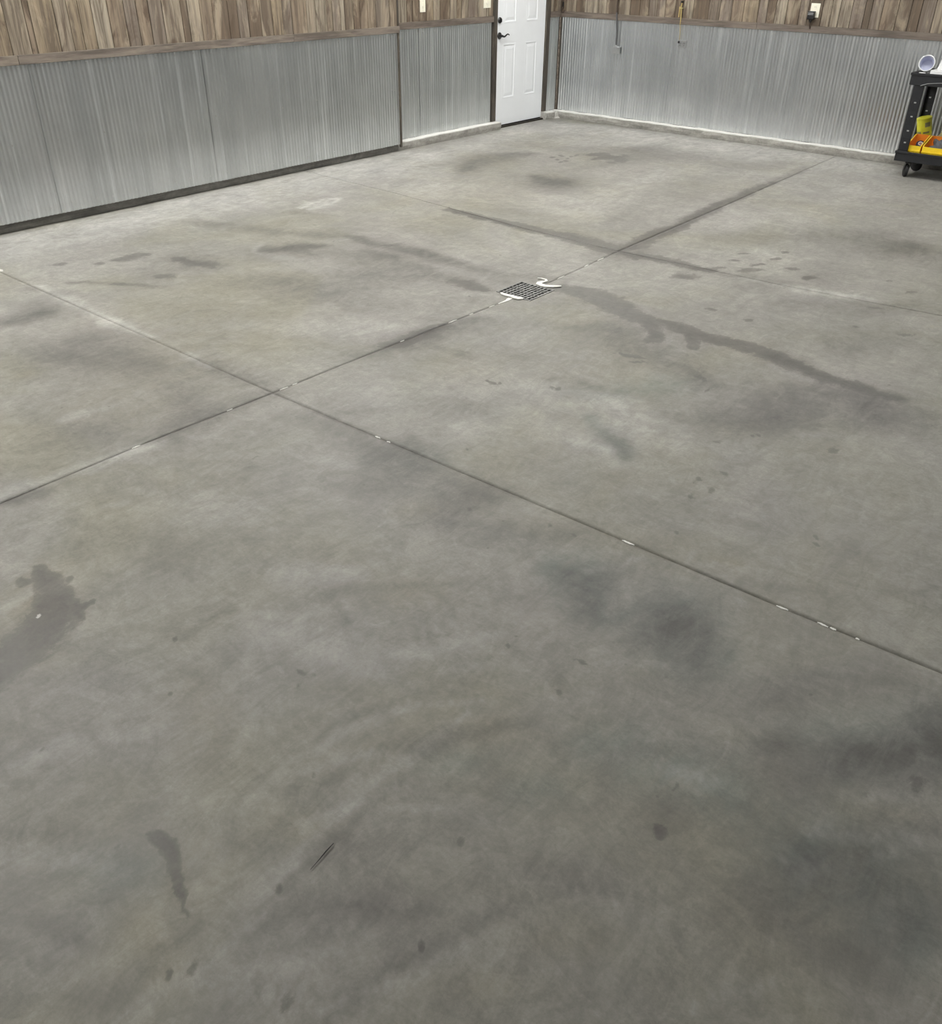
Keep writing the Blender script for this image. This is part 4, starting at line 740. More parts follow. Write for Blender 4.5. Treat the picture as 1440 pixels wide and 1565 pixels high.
 ('D',0.6,[(6.411,-8.084,0.0673,0.0567,0.0244,-0.0576)]),
 ('D',0.5,[(6.664,-7.681,0.0995,0.0839,0.0385,-0.1344)]),
 ('H',0.5,[(6.728,-7.989,0.018,0.0152,0.0078,-0.0263)]),
 ('D',0.55,[(6.513,-8.115,0.1305,0.1098,0.0331,-0.0849)]),
 ('B',0.6,[(6.395,-8.213,0.0782,0.0658,0.0276,-0.0613)]),
 ('L',0.3,[(6.668,-8.08,0.0764,0.0642,0.0055,-0.0167)]),
 ('T',0.8,[(6.603,-8.347,0.1312,0.11,0.0554,-0.142),(6.757,-8.353,0.1031,0.0864,0.0501,-0.1529),(6.849,-8.42,0.0656,0.0549,0.0281,-0.0943)]),
 ('D',0.45,[(6.647,-8.38,0.1402,0.1175,0.0582,-0.1544),(6.822,-8.423,0.088,0.0737,0.0294,-0.0949)]),
 ('V',0.8,[(6.613,-8.373,0.0283,0.0237,0.0135,-0.0346)]),
 ('L',0.4,[(6.567,-8.255,0.0371,0.0312,0.0178,-0.0457)]),
 ('L',0.35,[(6.607,-8.435,0.0348,0.0291,0.0107,-0.0265)]),
 ('D',0.45,[(6.598,-8.375,0.0166,0.0139,0.0069,-0.0174)]),
 ('T',0.75,[(6.062,-8.378,0.0938,0.079,0.0489,-0.0789),(6.239,-8.345,0.104,0.0875,0.0417,-0.0775),(6.349,-8.308,0.0769,0.0647,0.0471,-0.0969)]),
 ('L',0.3,[(6.275,-8.342,0.0645,0.0543,0.0302,-0.0577)]),
 ('T',0.5,[(5.991,-8.636,0.0759,0.0638,0.0363,-0.0499)]),
 ('T',0.6,[(5.397,-9.427,0.0918,0.0769,0.0607,-0.0383)]),
 ('T',0.45,[(5.77,-8.682,0.0919,0.0773,0.0344,-0.0406)]),
 ('D',0.35,[(6.302,-7.918,0.1871,0.1579,0.044,-0.1007),(6.485,-7.694,0.1322,0.1116,0.0287,-0.083)]),
 ('D',0.35,[(6.543,-8.575,0.0676,0.0566,0.0208,-0.0454),(6.818,-8.578,0.0626,0.0524,0.014,-0.042)]),
 ('B',0.5,[(6.672,-8.142,0.0999,0.0839,0.0161,-0.0482)]),
 ('H',0.45,[(6.265,-8.4,0.0102,0.0086,0.005,-0.0093),(6.261,-8.414,0.0076,0.0064,0.003,-0.0055)]),
 ('H',0.4,[(6.285,-8.53,0.0146,0.0123,0.0075,-0.0134),(6.305,-8.549,0.0121,0.0101,0.0055,-0.0099)]),
 ('D',0.5,[(6.274,-8.477,0.0199,0.0167,0.0116,-0.021)]),
 ('H',0.3,[(6.634,-8.576,0.0077,0.0064,0.0031,-0.0074)]),
 ('H',0.4,[(5.821,-8.307,0.0172,0.0145,0.0061,-0.0087)]),
 ('H',0.4,[(5.795,-8.167,0.012,0.0101,0.0064,-0.0096),(5.822,-8.155,0.009,0.0076,0.0047,-0.0072)]),
 ('H',0.5,[(5.951,-8.134,0.0058,0.0049,0.0043,-0.0071)]),
 ('H',0.5,[(5.61,-8.254,0.0045,0.0038,0.0045,-0.0059)]),
 ('L',0.5,[(6.545,-8.604,0.0056,0.0047,0.0034,-0.0074)]),
 ('L',0.35,[(6.615,-8.635,0.0108,0.0091,0.0049,-0.0113)]),
 ('H',0.35,[(6.242,-8.452,0.0063,0.0053,0.004,-0.0072)]),
 ('H',0.4,[(6.067,-8.63,0.005,0.0042,0.0023,-0.0033)]),
 ('V',0.8,[(4.894,-8.425,0.0996,0.0845,0.0707,-0.0628),(4.95,-8.329,0.0839,0.0713,0.0538,-0.0508)]),
 ('L',0.5,[(4.866,-8.401,0.1006,0.0854,0.0666,-0.0591),(4.967,-8.315,0.0672,0.057,0.0374,-0.0358)]),
 ('B',0.5,[(5.168,-8.239,0.1485,0.1259,0.0823,-0.0879)]),
 ('V',0.7,[(5.087,-8.65,0.1674,0.1416,0.0924,-0.0801),(5.318,-8.57,0.0891,0.0753,0.0816,-0.0809)]),
 ('L',0.4,[(5.079,-8.616,0.169,0.143,0.0936,-0.0821),(5.338,-8.59,0.0736,0.0622,0.052,-0.0516)]),
 ('L',0.5,[(5.417,-8.448,0.075,0.0634,0.0197,-0.0215),(5.479,-8.338,0.0762,0.0644,0.0194,-0.0229),(5.521,-8.263,0.0462,0.0391,0.0153,-0.019)]),
 ('V',0.8,[(4.825,-9.13,0.1564,0.132,0.0813,-0.0494)]),
 ('V',0.6,[(4.945,-9.318,0.1582,0.1332,0.0635,-0.0358)]),
 ('L',0.45,[(4.904,-9.439,0.0386,0.0324,0.021,-0.0107),(4.914,-9.373,0.0523,0.044,0.0212,-0.0114),(4.937,-9.294,0.0399,0.0336,0.0171,-0.0098)]),
 ('L',0.3,[(5.037,-9.18,0.0805,0.0678,0.0291,-0.0186),(5.094,-9.117,0.054,0.0455,0.0204,-0.0138)]),
 ('B',0.5,[(5.304,-9.103,0.0905,0.0761,0.0715,-0.0535),(5.025,-8.962,0.0856,0.0722,0.0665,-0.048)]),
 ('B',0.5,[(5.558,-9.481,0.0432,0.0362,0.0661,-0.0433),(5.699,-9.513,0.0411,0.0343,0.0467,-0.0321)]),
 ('B',0.5,[(4.875,-7.855,0.0937,0.0799,0.0618,-0.0677)]),
 ('V',0.5,[(5.904,-9.23,0.2143,0.1793,0.1084,-0.1024)]),
 ('B',0.55,[(5.623,-9.073,0.0848,0.0712,0.043,-0.0382)]),
 ('B',0.55,[(6.261,-8.912,0.0867,0.0726,0.0342,-0.0496)]),
 ('B',0.5,[(6.194,-9.099,0.1242,0.1038,0.0258,-0.032)]),
 ('B',0.5,[(5.764,-8.537,0.0821,0.0691,0.036,-0.0452)]),
 ('B',0.5,[(5.522,-8.507,0.058,0.0489,0.0253,-0.0283)]),
 ('D',0.2085096050175053,[(5.037,-8.438,0.0113,0.0096,0.015,-0.014),(5.132,-8.474,0.0126,0.0107,0.0234,-0.0224),(5.231,-8.533,0.0107,0.009,0.0217,-0.0211)]),
 ('L',0.16039200385961946,[(5.052,-8.414,0.0097,0.0082,0.0149,-0.0142),(5.145,-8.465,0.011,0.0093,0.0233,-0.0224),(5.25,-8.527,0.0091,0.0077,0.0215,-0.0211)]),
 ('D',0.23887098067253978,[(5.061,-8.357,0.0115,0.0097,0.0151,-0.0147),(5.148,-8.404,0.0128,0.0108,0.0236,-0.0234),(5.241,-8.471,0.0108,0.0091,0.0219,-0.0219)]),
 ('L',0.183746908209646,[(5.141,-8.398,0.0096,0.0081,0.0142,-0.0141),(5.218,-8.459,0.0109,0.0092,0.0223,-0.0222),(5.313,-8.525,0.009,0.0076,0.0207,-0.0209)]),
 ('D',0.19113425597791825,[(5.11,-8.337,0.0114,0.0097,0.0147,-0.0147),(5.22,-8.363,0.0127,0.0108,0.0228,-0.0237),(5.327,-8.417,0.0108,0.0091,0.021,-0.0224)]),
 ('L',0.1470263507522448,[(5.167,-8.355,0.0096,0.0082,0.0141,-0.0144),(5.277,-8.39,0.0109,0.0093,0.0218,-0.023),(5.388,-8.444,0.0091,0.0077,0.0201,-0.0217)]),
 ('D',0.14958013512305812,[(5.188,-8.301,0.0113,0.0096,0.0141,-0.0149),(5.287,-8.335,0.0126,0.0107,0.022,-0.0238),(5.385,-8.395,0.0107,0.0091,0.0203,-0.0224)]),
 ('L',0.1150616424023524,[(5.213,-8.286,0.0097,0.0082,0.014,-0.0149),(5.31,-8.333,0.011,0.0093,0.0217,-0.0237),(5.414,-8.395,0.0091,0.0077,0.02,-0.0223)]),
 ('D',0.22636274130619374,[(5.255,-8.292,0.0112,0.0095,0.0136,-0.0147),(5.348,-8.329,0.0125,0.0106,0.0212,-0.0236),(5.442,-8.39,0.0106,0.009,0.0196,-0.0223)]),
 ('L',0.17412518562014903,[(5.229,-8.223,0.0098,0.0083,0.014,-0.0155),(5.323,-8.276,0.0111,0.0094,0.0218,-0.0245),(5.426,-8.342,0.0092,0.0078,0.0201,-0.023)]),
 ('D',0.20684294578107132,[(5.252,-8.195,0.0115,0.0097,0.0139,-0.0157),(5.352,-8.23,0.0128,0.0108,0.0216,-0.0251),(5.452,-8.292,0.0108,0.0092,0.0199,-0.0237)]),
 ('L',0.1591099582931318,[(5.328,-8.239,0.0096,0.0082,0.0131,-0.015),(5.425,-8.284,0.0109,0.0092,0.0203,-0.0239),(5.527,-8.345,0.009,0.0076,0.0187,-0.0225)]),
 ('D',0.35,[(4.95,-8.558,0.0191,0.0162,0.0077,-0.0066),(5.016,-8.391,0.0655,0.0556,0.0102,-0.0096),(5.117,-8.249,0.0996,0.0845,0.0099,-0.0104),(5.243,-8.128,0.0834,0.0708,0.0095,-0.0109)]),
 ('L',0.38,[(5.474,-8.917,0.0157,0.0133,0.0067,-0.006),(5.486,-8.786,0.0271,0.0229,0.0069,-0.0067),(5.539,-8.636,0.0419,0.0353,0.0069,-0.0074),(5.635,-8.522,0.0423,0.0357,0.0066,-0.0078),(5.685,-8.467,0.0283,0.0239,0.0049,-0.006)]),
 ('D',0.45,[(5.445,-8.891,0.016,0.0134,0.0052,-0.0046),(5.446,-8.773,0.0275,0.0231,0.0071,-0.0068),(5.499,-8.647,0.0421,0.0355,0.0053,-0.0055)]),
 ('L',0.4,[(5.502,-8.965,0.0257,0.0216,0.0049,-0.0043),(5.56,-8.859,0.0393,0.033,0.0064,-0.0062),(5.624,-8.776,0.0264,0.0222,0.0047,-0.0049)]),
 ('D',0.35,[(5.559,-8.972,0.0253,0.0213,0.0077,-0.007),(5.608,-8.76,0.0666,0.056,0.0095,-0.0099),(5.696,-8.594,0.082,0.0691,0.0078,-0.0092)]),
 ('D',0.4,[(5.79,-8.483,0.069,0.0582,0.0074,-0.0097),(5.719,-8.621,0.054,0.0455,0.0076,-0.0089),(5.676,-8.732,0.0396,0.0334,0.0076,-0.0083)]),
 ('L',0.34,[(5.679,-9.277,0.0157,0.0131,0.0103,-0.0083),(5.669,-9.154,0.021,0.0176,0.0108,-0.0093),(5.656,-8.995,0.0197,0.0165,0.0086,-0.0081),(5.658,-8.861,0.0205,0.0172,0.0089,-0.009),(5.672,-8.676,0.0215,0.0181,0.0093,-0.0104),(5.684,-8.524,0.0195,0.0165,0.008,-0.0097)]),
 ('D',0.4,[(5.716,-9.288,0.0111,0.0093,0.0075,-0.0061),(5.706,-9.146,0.0162,0.0136,0.0079,-0.007),(5.695,-8.988,0.0195,0.0164,0.0083,-0.0081),(5.697,-8.829,0.0205,0.0172,0.0087,-0.0092)]),
 ('L',0.4,[(5.611,-9.083,0.0194,0.0163,0.0072,-0.0063),(5.652,-8.947,0.03,0.0252,0.0073,-0.007),(5.699,-8.855,0.0254,0.0213,0.0058,-0.006)]),
 ('L',0.35,[(5.737,-9.427,0.0105,0.0088,0.0093,-0.007),(5.728,-9.299,0.011,0.0092,0.0098,-0.008)]),
 ('D',0.35,[(5.644,-9.628,0.03,0.0251,0.0117,-0.0071),(5.634,-9.531,0.0312,0.0261,0.0147,-0.0096),(5.644,-9.409,0.0216,0.0181,0.0126,-0.0091)]),
 ('D',0.45,[(6.005,-9.36,0.0199,0.0166,0.0047,-0.0043),(6.029,-9.237,0.0268,0.0224,0.0058,-0.0059),(6.064,-9.115,0.032,0.0268,0.0058,-0.0065),(6.107,-8.991,0.033,0.0276,0.0049,-0.006),(6.163,-8.873,0.0338,0.0283,0.0038,-0.0053),(6.242,-8.78,0.0342,0.0286,0.0036,-0.0056),(6.316,-8.733,0.0272,0.0228,0.0034,-0.0057)]),
 ('L',0.35,[(5.986,-9.343,0.0201,0.0168,0.0048,-0.0044),(6.07,-9.203,0.031,0.0259,0.0047,-0.005),(6.097,-9.068,0.0322,0.027,0.0038,-0.0045)]),
 ('D',0.35,[(5.084,-9.562,0.0475,0.0399,0.0144,-0.0072),(5.174,-9.48,0.0477,0.04,0.0139,-0.0077),(5.25,-9.423,0.0357,0.03,0.0118,-0.007)]),
 ('L',0.3,[(5.169,-9.574,0.058,0.0486,0.0204,-0.0104),(5.245,-9.486,0.0585,0.049,0.0199,-0.0112),(5.374,-9.447,0.0459,0.0384,0.0215,-0.0132)]),
 ('D',0.35,[(5.371,-9.618,0.0651,0.0545,0.0116,-0.0062),(5.477,-9.587,0.0319,0.0267,0.0108,-0.0063)]),
 ('V',0.5,[(5.413,-9.641,0.1064,0.089,0.112,-0.06)]),
 ('D',0.35,[(5.611,-9.622,0.0507,0.0423,0.0362,-0.0217)]),
 ('L',0.3,[(5.78,-9.427,0.0518,0.0433,0.018,-0.0138),(5.751,-9.486,0.0307,0.0256,0.0113,-0.0081)]),
 ('H',0.3,[(5.323,-9.398,0.0094,0.0079,0.0081,-0.005)]),
 ('D',0.35,[(5.904,-9.151,0.1761,0.1474,0.0667,-0.0661)]),
 ('D',0.3,[(5.701,-9.08,0.166,0.1393,0.0403,-0.0372)]),
 ('L',0.4,[(5.532,-9.246,0.0141,0.0118,0.0175,-0.0133)]),
 ('H',0.4,[(5.469,-9.432,0.0056,0.0047,0.0057,-0.0037)]),
 ('D',0.4,[(5.865,-9.153,0.0667,0.0558,0.0115,-0.0111),(5.959,-9.085,0.0444,0.0371,0.0086,-0.0092)]),
 ('D',0.3,[(6.17,-8.78,0.1044,0.0875,0.0235,-0.0341)]),
 ('D',0.35,[(4.667,-7.78,0.1765,0.1508,0.0768,-0.08)]),
 ('L',0.3,[(4.333,-8.376,0.2206,0.188,0.1098,-0.0822),(4.163,-8.34,0.114,0.0973,0.0797,-0.0575)]),
 ('L',0.4,[(4.533,-7.267,0.0219,0.0188,0.0326,-0.038),(4.561,-7.202,0.0176,0.0151,0.0325,-0.039)]),
 ('L',0.35,[(3.933,-7.197,0.119,0.1028,0.0534,-0.053),(4.247,-7.3,0.0676,0.0582,0.0461,-0.0486)]),
 ('D',0.3,[(4.089,-7.435,0.09,0.0775,0.0386,-0.0373),(4.406,-7.073,0.1376,0.1185,0.0713,-0.0842)]),
 ('L',0.45,[(4.315,-7.803,0.0821,0.0703,0.0205,-0.0189),(4.456,-7.79,0.0403,0.0345,0.0154,-0.0149)]),
 ('D',0.35,[(4.134,-8.066,0.0401,0.0344,0.0255,-0.0203)]),
 ('H',0.3,[(4.09,-7.996,0.0164,0.014,0.0132,-0.0106)]),
 ('L',0.35,[(5.148,-7.561,0.0952,0.0812,0.0394,-0.0528)]),
 ('B',0.45,[(4.114,-6.728,0.2,0.1732,0.1599,-0.1887)]),
 ('D',0.3,[(4.263,-6.432,0.154,0.1335,0.0836,-0.1106)]),
 ('H',0.85,[(4.147,-8.963,0.0168,0.0142,0.0283,-0.0151),(4.241,-8.979,0.0395,0.0335,0.0606,-0.0331),(4.323,-8.978,0.0357,0.0302,0.0583,-0.0326)]),
 ('H',0.9,[(4.355,-9.019,0.0543,0.046,0.0821,-0.0454),(4.424,-9.068,0.0561,0.0475,0.0784,-0.0431),(4.474,-9.148,0.0515,0.0436,0.0692,-0.0368),(4.5,-9.223,0.0444,0.0376,0.067,-0.0343),(4.518,-9.301,0.0492,0.0416,0.0651,-0.0319)]),
 ('H',0.6,[(4.175,-9.035,0.0164,0.0139,0.0275,-0.0143)]),
 ('H',0.7,[(4.419,-8.987,0.0159,0.0135,0.037,-0.0212),(4.481,-8.999,0.0094,0.008,0.0297,-0.0173)]),
 ('H',0.7,[(4.44,-8.96,0.0096,0.0081,0.0092,-0.0054),(4.44,-8.938,0.0096,0.0082,0.0092,-0.0055)]),
 ('H',0.6,[(4.275,-8.912,0.0083,0.007,0.0101,-0.0058)]),
 ('B',0.9,[(4.347,-9.07,0.0791,0.067,0.094,-0.0504),(4.363,-9.034,0.0381,0.0323,0.0501,-0.0275)]),
 ('H',0.85,[(5.366,-9.328,0.0167,0.014,0.0144,-0.0096),(5.402,-9.326,0.0177,0.0149,0.0187,-0.0127),(5.438,-9.329,0.0141,0.0118,0.0182,-0.0126),(5.465,-9.343,0.0104,0.0087,0.0148,-0.0103)]),
 ('H',0.8,[(5.465,-9.343,0.0104,0.0087,0.0148,-0.0103),(5.514,-9.363,0.0091,0.0076,0.0199,-0.0139),(5.556,-9.38,0.0078,0.0066,0.0164,-0.0116)]),
 ('H',0.85,[(5.58,-9.392,0.0055,0.0046,0.0107,-0.0076),(5.612,-9.416,0.0044,0.0036,0.0091,-0.0064)]),
 ('B',0.8,[(5.517,-9.37,0.0272,0.0228,0.0566,-0.0394)]),
 ('H',0.75,[(5.691,-9.51,0.0072,0.006,0.0082,-0.0056)]),
 ('H',0.8,[(5.716,-9.477,0.0093,0.0078,0.0105,-0.0075),(5.715,-9.467,0.0052,0.0043,0.0058,-0.0042)]),
 ('H',0.8,[(5.744,-9.494,0.0071,0.006,0.0068,-0.0048)]),
 ('H',0.6,[(5.782,-9.501,0.005,0.0042,0.0055,-0.004),(5.783,-9.512,0.005,0.0042,0.0054,-0.0039)]),
 ('H',0.8,[(5.441,-8.974,0.0046,0.0038,0.0051,-0.0043)]),
 ('H',0.7,[(5.242,-8.771,0.0057,0.0048,0.0071,-0.0062)]),
 ('H',0.5,[(5.195,-8.718,0.0117,0.0099,0.0064,-0.0056),(5.245,-8.712,0.0087,0.0074,0.0082,-0.0074)]),
 ('H',0.6,[(5.228,-9.529,0.0046,0.0039,0.0033,-0.0018)]),
 ('H',0.6,[(5.236,-9.524,0.0023,0.0019,0.0033,-0.0018)]),
 ('H',0.7,[(5.716,-8.96,0.0031,0.0026,0.0028,-0.0027)]),
 ('H',0.7,[(5.72,-8.967,0.0031,0.0026,0.0027,-0.0027)]),
 ('H',0.5,[(5.701,-9.234,0.0068,0.0057,0.0051,-0.0043),(5.712,-9.218,0.0045,0.0038,0.0038,-0.0033)]),
 ('H',0.5,[(5.502,-9.209,0.0096,0.008,0.003,-0.0023)]),
 ('H',0.4,[(5.908,-9.399,0.005,0.0042,0.0101,-0.0086),(5.905,-9.376,0.0041,0.0034,0.0103,-0.0088)]),
 ('H',0.6,[(6.042,-9.128,0.0043,0.0036,0.003,-0.0032)]),
 ('H',0.6,[(5.976,-9.119,0.0033,0.0027,0.0021,-0.0022)]),
 ('H',0.4,[(4.855,-8.361,0.0068,0.0058,0.0056,-0.0051)]),
 ('H',0.5,[(4.801,-8.876,0.0091,0.0077,0.0103,-0.0072)]),
 ('H',0.4,[(4.453,-9.205,0.018,0.0152,0.023,-0.0117)]),
 ('W',0.8,[(5.911,-9.188,0.0016,0.0014,0.0016,-0.0016)]),
 ('W',0.8,[(5.437,-9.644,0.0016,0.0013,0.0021,-0.0011)]),
 ('W',0.8,[(5.578,-9.654,0.0018,0.0015,0.0018,-0.0011)]),
 ('W',0.6,[(4.381,-9.092,0.0063,0.0053,0.0123,-0.0065)]),
 ('W',0.7,[(4.484,-9.013,0.0062,0.0053,0.0089,-0.0051)]),
 ('H',0.35,[(4.906,-9.351,0.0053,0.0044,0.0064,-0.0035)]),
 ('H',0.35,[(5.028,-9.346,0.0051,0.0043,0.006,-0.0034)]),
 ('H',0.35,[(5.187,-9.284,0.005,0.0042,0.0055,-0.0035)]),
 ('H',0.35,[(5.511,-9.039,0.005,0.0042,0.0047,-0.004)]),
 ('H',0.35,[(5.699,-9.449,0.0042,0.0035,0.0036,-0.0026)]),
 ('H',0.35,[(5.67,-9.009,0.0049,0.0041,0.0042,-0.004)]),
 ('H',0.35,[(5.515,-8.954,0.0051,0.0043,0.0048,-0.0043)]),
 ('H',0.35,[(5.779,-8.892,0.0049,0.0041,0.004,-0.0043)]),
 ('H',0.35,[(5.939,-8.881,0.0048,0.004,0.0035,-0.0042)]),
 ('H',0.35,[(6.167,-8.666,0.0048,0.004,0.0031,-0.0047)]),
 ('H',0.35,[(6.522,-8.664,0.0044,0.0037,0.0021,-0.0043)]),
 ('H',0.35,[(6.678,-8.657,0.0042,0.0035,0.0017,-0.0041)]),
]
J1 = [(0.930,-7.502),(2.492,-7.524),(3.655,-7.541),(4.797,-7.534),(5.651,-7.527),(6.206,-7.525),(6.653,-7.514)]
J3 = [(0.246,-4.218),(1.385,-4.281),(2.111,-4.364),(2.816,-4.435),(3.667,-4.468),(4.265,-4.435),(4.858,-4.412),(5.315,-4.368),(5.709,-4.324)]
J2 = [(3.641,-8.847),(3.634,-8.260),(3.655,-7.541),(3.658,-7.123),(3.667,-6.738),(3.682,-6.276),(3.701,-5.741),(3.701,-5.395),(3.667,-4.468),(3.645,-2.732),(3.583,-0.237)]
PL_LEFT = [-6.699, -6.561, -6.52, -6.348, -6.247, -6.164, -6.066, -5.939, -5.808, -5.707, -5.605, -5.49, -5.326, -5.266, -5.152, -5.036, -4.887, -4.794, -4.693, -4.568, -4.444, -4.334, -4.232, -4.064, -3.959, -3.836, -3.766, -3.672, -3.616, -3.51, -3.428, -3.328, -3.226, -3.043, -2.95]
PL_REC = [-2.659, -2.574, -2.373, -2.265, -2.165, -2.012, -1.902, -1.824, -1.718, -1.555, -1.365]
PL_BACK = [-0.02, 0.077, 0.215, 0.333, 0.516, 0.625, 0.789, 0.934, 1.06, 1.173, 1.274, 1.377, 1.499, 1.593, 1.713, 1.894, 2.02, 2.154, 2.287, 2.445, 2.544, 2.631, 2.746, 2.879, 2.969, 3.108, 3.199, 3.281, 3.396, 3.518, 3.58, 3.682, 3.824, 3.94, 4.031, 4.151, 4.255, 4.351]


# ------------------------------------------------------------------ floor: concrete slabs divided by sawn joints
DX0, DX1, DY0, DY1 = 3.552, 3.812, -5.705, -5.445     # drain opening
floor = struct(MB().box(-.2, 11.2, -14.2, .2, -.30, -.05).build('floor', 'subbase'))

def pw(pts, axis):
    xs = np.array([p[axis] for p in pts]); ys = np.array([p[1 - axis] for p in pts]); k = np.argsort(xs)
    xs, ys = xs[k], ys[k]
    xs = np.concatenate([[-99], xs, [99]]); ys = np.concatenate([[ys[0]], ys, [ys[-1]]])
    return lambda t: np.interp(t, xs, ys)
X0 = lambda y: np.full_like(y, 0.0); X1 = pw(J2, 1); X2 = lambda y: np.full_like(y, 7.31); X3 = lambda y: np.full_like(y, 11.0)
Y0 = lambda x: np.full_like(x, 0.0); Y1 = pw(J3, 0); Y2 = pw(J1, 0); Y3 = lambda x: np.full_like(x, -10.62); Y4 = lambda x: np.full_like(x, -14.0)
XB = [X0, X1, X2, X3]; YB = [Y0, Y1, Y2, Y3, Y4]

def stain_light_fields(x, y):
    F = {k: np.zeros(len(x)) for k in 'DHLTBWV'}
    x0_, y0_ = x, y                     # ragged outlines: warp the lookup with a few octaves of ripple
    rw = random.Random(2); x = x0_.copy(); y = y0_.copy()
    for wl_, am in ((.55, .016), (.31, .011), (.17, .008), (.095, .005)):
        for _ in range(3):
            th = rw.uniform(0, PI); k = 2 * PI / (wl_ * rw.uniform(.8, 1.25)); ph = rw.uniform(0, 6.3); ph2 = rw.uniform(0, 6.3)
            q = (x0_ * math.cos(th) + y0_ * math.sin(th)) * k
            dist = np.clip((y0_ + 10.5) / 6, .16, 1.0)      # finer marks stay finer in the well trodden near part
            x += am * .6 * dist * np.sin(q + ph); y += am * .6 * dist * np.sin(q * 1.07 + ph2)
    for ch, amp, pts in STAINS_LIGHT:
        if len(pts) > 1:
            dense = []
            for a, b in zip(pts, pts[1:]):
                d = math.hypot(a[0] - b[0], a[1] - b[1])
                br = .5 * (min(math.hypot(a[2], a[3]), math.hypot(a[4], a[5])) + min(math.hypot(b[2], b[3]), math.hypot(b[4], b[5])))
                n = max(1, min(60, int(d / (br * .25)) + 1))
                for k in range(n): dense.append([p + (q - p) * k / n for p, q in zip(a, b)])
            dense.append(pts[-1])
        else: dense = pts
        cx = [p[0] for p in dense]; cy = [p[1] for p in dense]
        R = max(abs(p[2]) + abs(p[3]) + abs(p[4]) + abs(p[5]) for p in dense) * 1.6
        sel = np.nonzero((x > min(cx) - R) & (x < max(cx) + R) & (y > min(cy) - R) & (y < max(cy) + R))[0]
        if not len(sel): continue
        sx, sy = x[sel], y[sel]; best = np.full(len(sel), 99.0)
        for (px, py, ax, ay, bx, by) in dense:
            det = ax * by - ay * bx
            if abs(det) < 1e-9: continue
            dx, dy = sx - px, sy - py
            u = (dx * by - dy * bx) / det; v = (ax * dy - ay * dx) / det
            best = np.minimum(best, u * u + v * v)
        d = np.sqrt(best)
        if ch in 'HW': f = np.clip(1.25 - .75 * d, 0, 1) ** 1.0; f = f * (0.45 + .55 * amp)
        else: f = np.clip(1 - d / (1.75 if ch == 'T' else 1.45), 0, 1); f = f * f * (3 - 2 * f) * amp
        F[ch][sel] = np.maximum(F[ch][sel], f) if ch in 'HW' else 1 - (1 - F[ch][sel]) * (1 - f)
    return F

GAP = .0018
for i in range(3):
    for j in range(4):
        near = i < 2 and j < 3
        wx, wy = ([3.67, 3.64, 3.7][i], [4.4, 3.13, 3.08, 3.4][j])
        step = .021 if near else .3
        nu, nv = int(wx / step) + 1, int(wy / step) + 1
        u, v = np.meshgrid(np.linspace(0, 1, nu + 1), np.linspace(0, 1, nv + 1))
        u, v = u.ravel(), v.ravel()
        x = XB[i](np.zeros_like(u)) * 0 + (i * 3.65 + u * 3.65); y = np.interp(j + v, range(5), [0, -4.4, -7.53, -10.62, -14])
        for _ in range(3):
            a, b = XB[i](y), XB[i + 1](y); ga = GAP if i else 0
            x = (a + ga) + (b - GAP - a - ga) * u
            a, b = YB[j](x), YB[j + 1](x); ga = GAP if j else 0
            y = (a - ga) + (b + GAP - a + ga) * v
        h = step * .5
        if near:
            for xe in (DX0, DX1):
                k = (abs(x - xe) < h) & (y > DY0 - h) & (y < DY1 + h); x[k] = xe
            for ye in (DY0, DY1):
                k = (abs(y - ye) < h) & (x > DX0 - h) & (x < DX1 + h); y[k] = ye
        ids = np.arange(len(x)).reshape(nv + 1, nu + 1)
        q = np.stack([ids[:-1, :-1], ids[1:, :-1], ids[1:, 1:], ids[:-1, 1:]], -1).reshape(-1, 4)
        cx, cy = x[q].mean(1), y[q].mean(1)
        q = q[~((cx > DX0) & (cx < DX1) & (cy > DY0) & (cy < DY1))]
        # worn arris: outermost row drops a little, then a skirt goes down into the joint
        z = np.zeros(len(x))
        per = np.concatenate([ids[0, :], ids[1:, -1], ids[-1, -2::-1], ids[-2:0:-1, 0]])
        n0 = len(x)
        xs, ys = np.concatenate([x, x[per]]), np.concatenate([y, y[per]])
        zs = np.concatenate([z, np.full(len(per), -.049)])
        k = np.arange(len(per)); kn = (k + 1) % len(per)
        sk = np.stack([per[k], per[kn], n0 + kn, n0 + k], -1)
        fc = np.concatenate([q, sk])
        me = bpy.data.meshes.new('concrete_slab')
        me.vertices.add(len(xs)); me.vertices.foreach_set('co', np.stack([xs, ys, zs], -1).astype(np.float32).ravel())
        me.loops.add(fc.size); me.loops.foreach_set('vertex_index', fc.astype(np.int32).ravel())
        me.polygons.add(len(fc)); me.polygons.foreach_set('loop_start', np.arange(0, fc.size, 4, dtype=np.int32))
        me.update(calc_edges=True); me.validate()
        F = stain_light_fields(xs, ys) if near else None
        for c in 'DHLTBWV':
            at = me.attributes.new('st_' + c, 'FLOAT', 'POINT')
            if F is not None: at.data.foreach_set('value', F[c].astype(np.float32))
        me.materials.append(M['concrete'])
        o = bpy.data.objects.new('concrete_slab', me); COL.objects.link(o); o.parent = floor

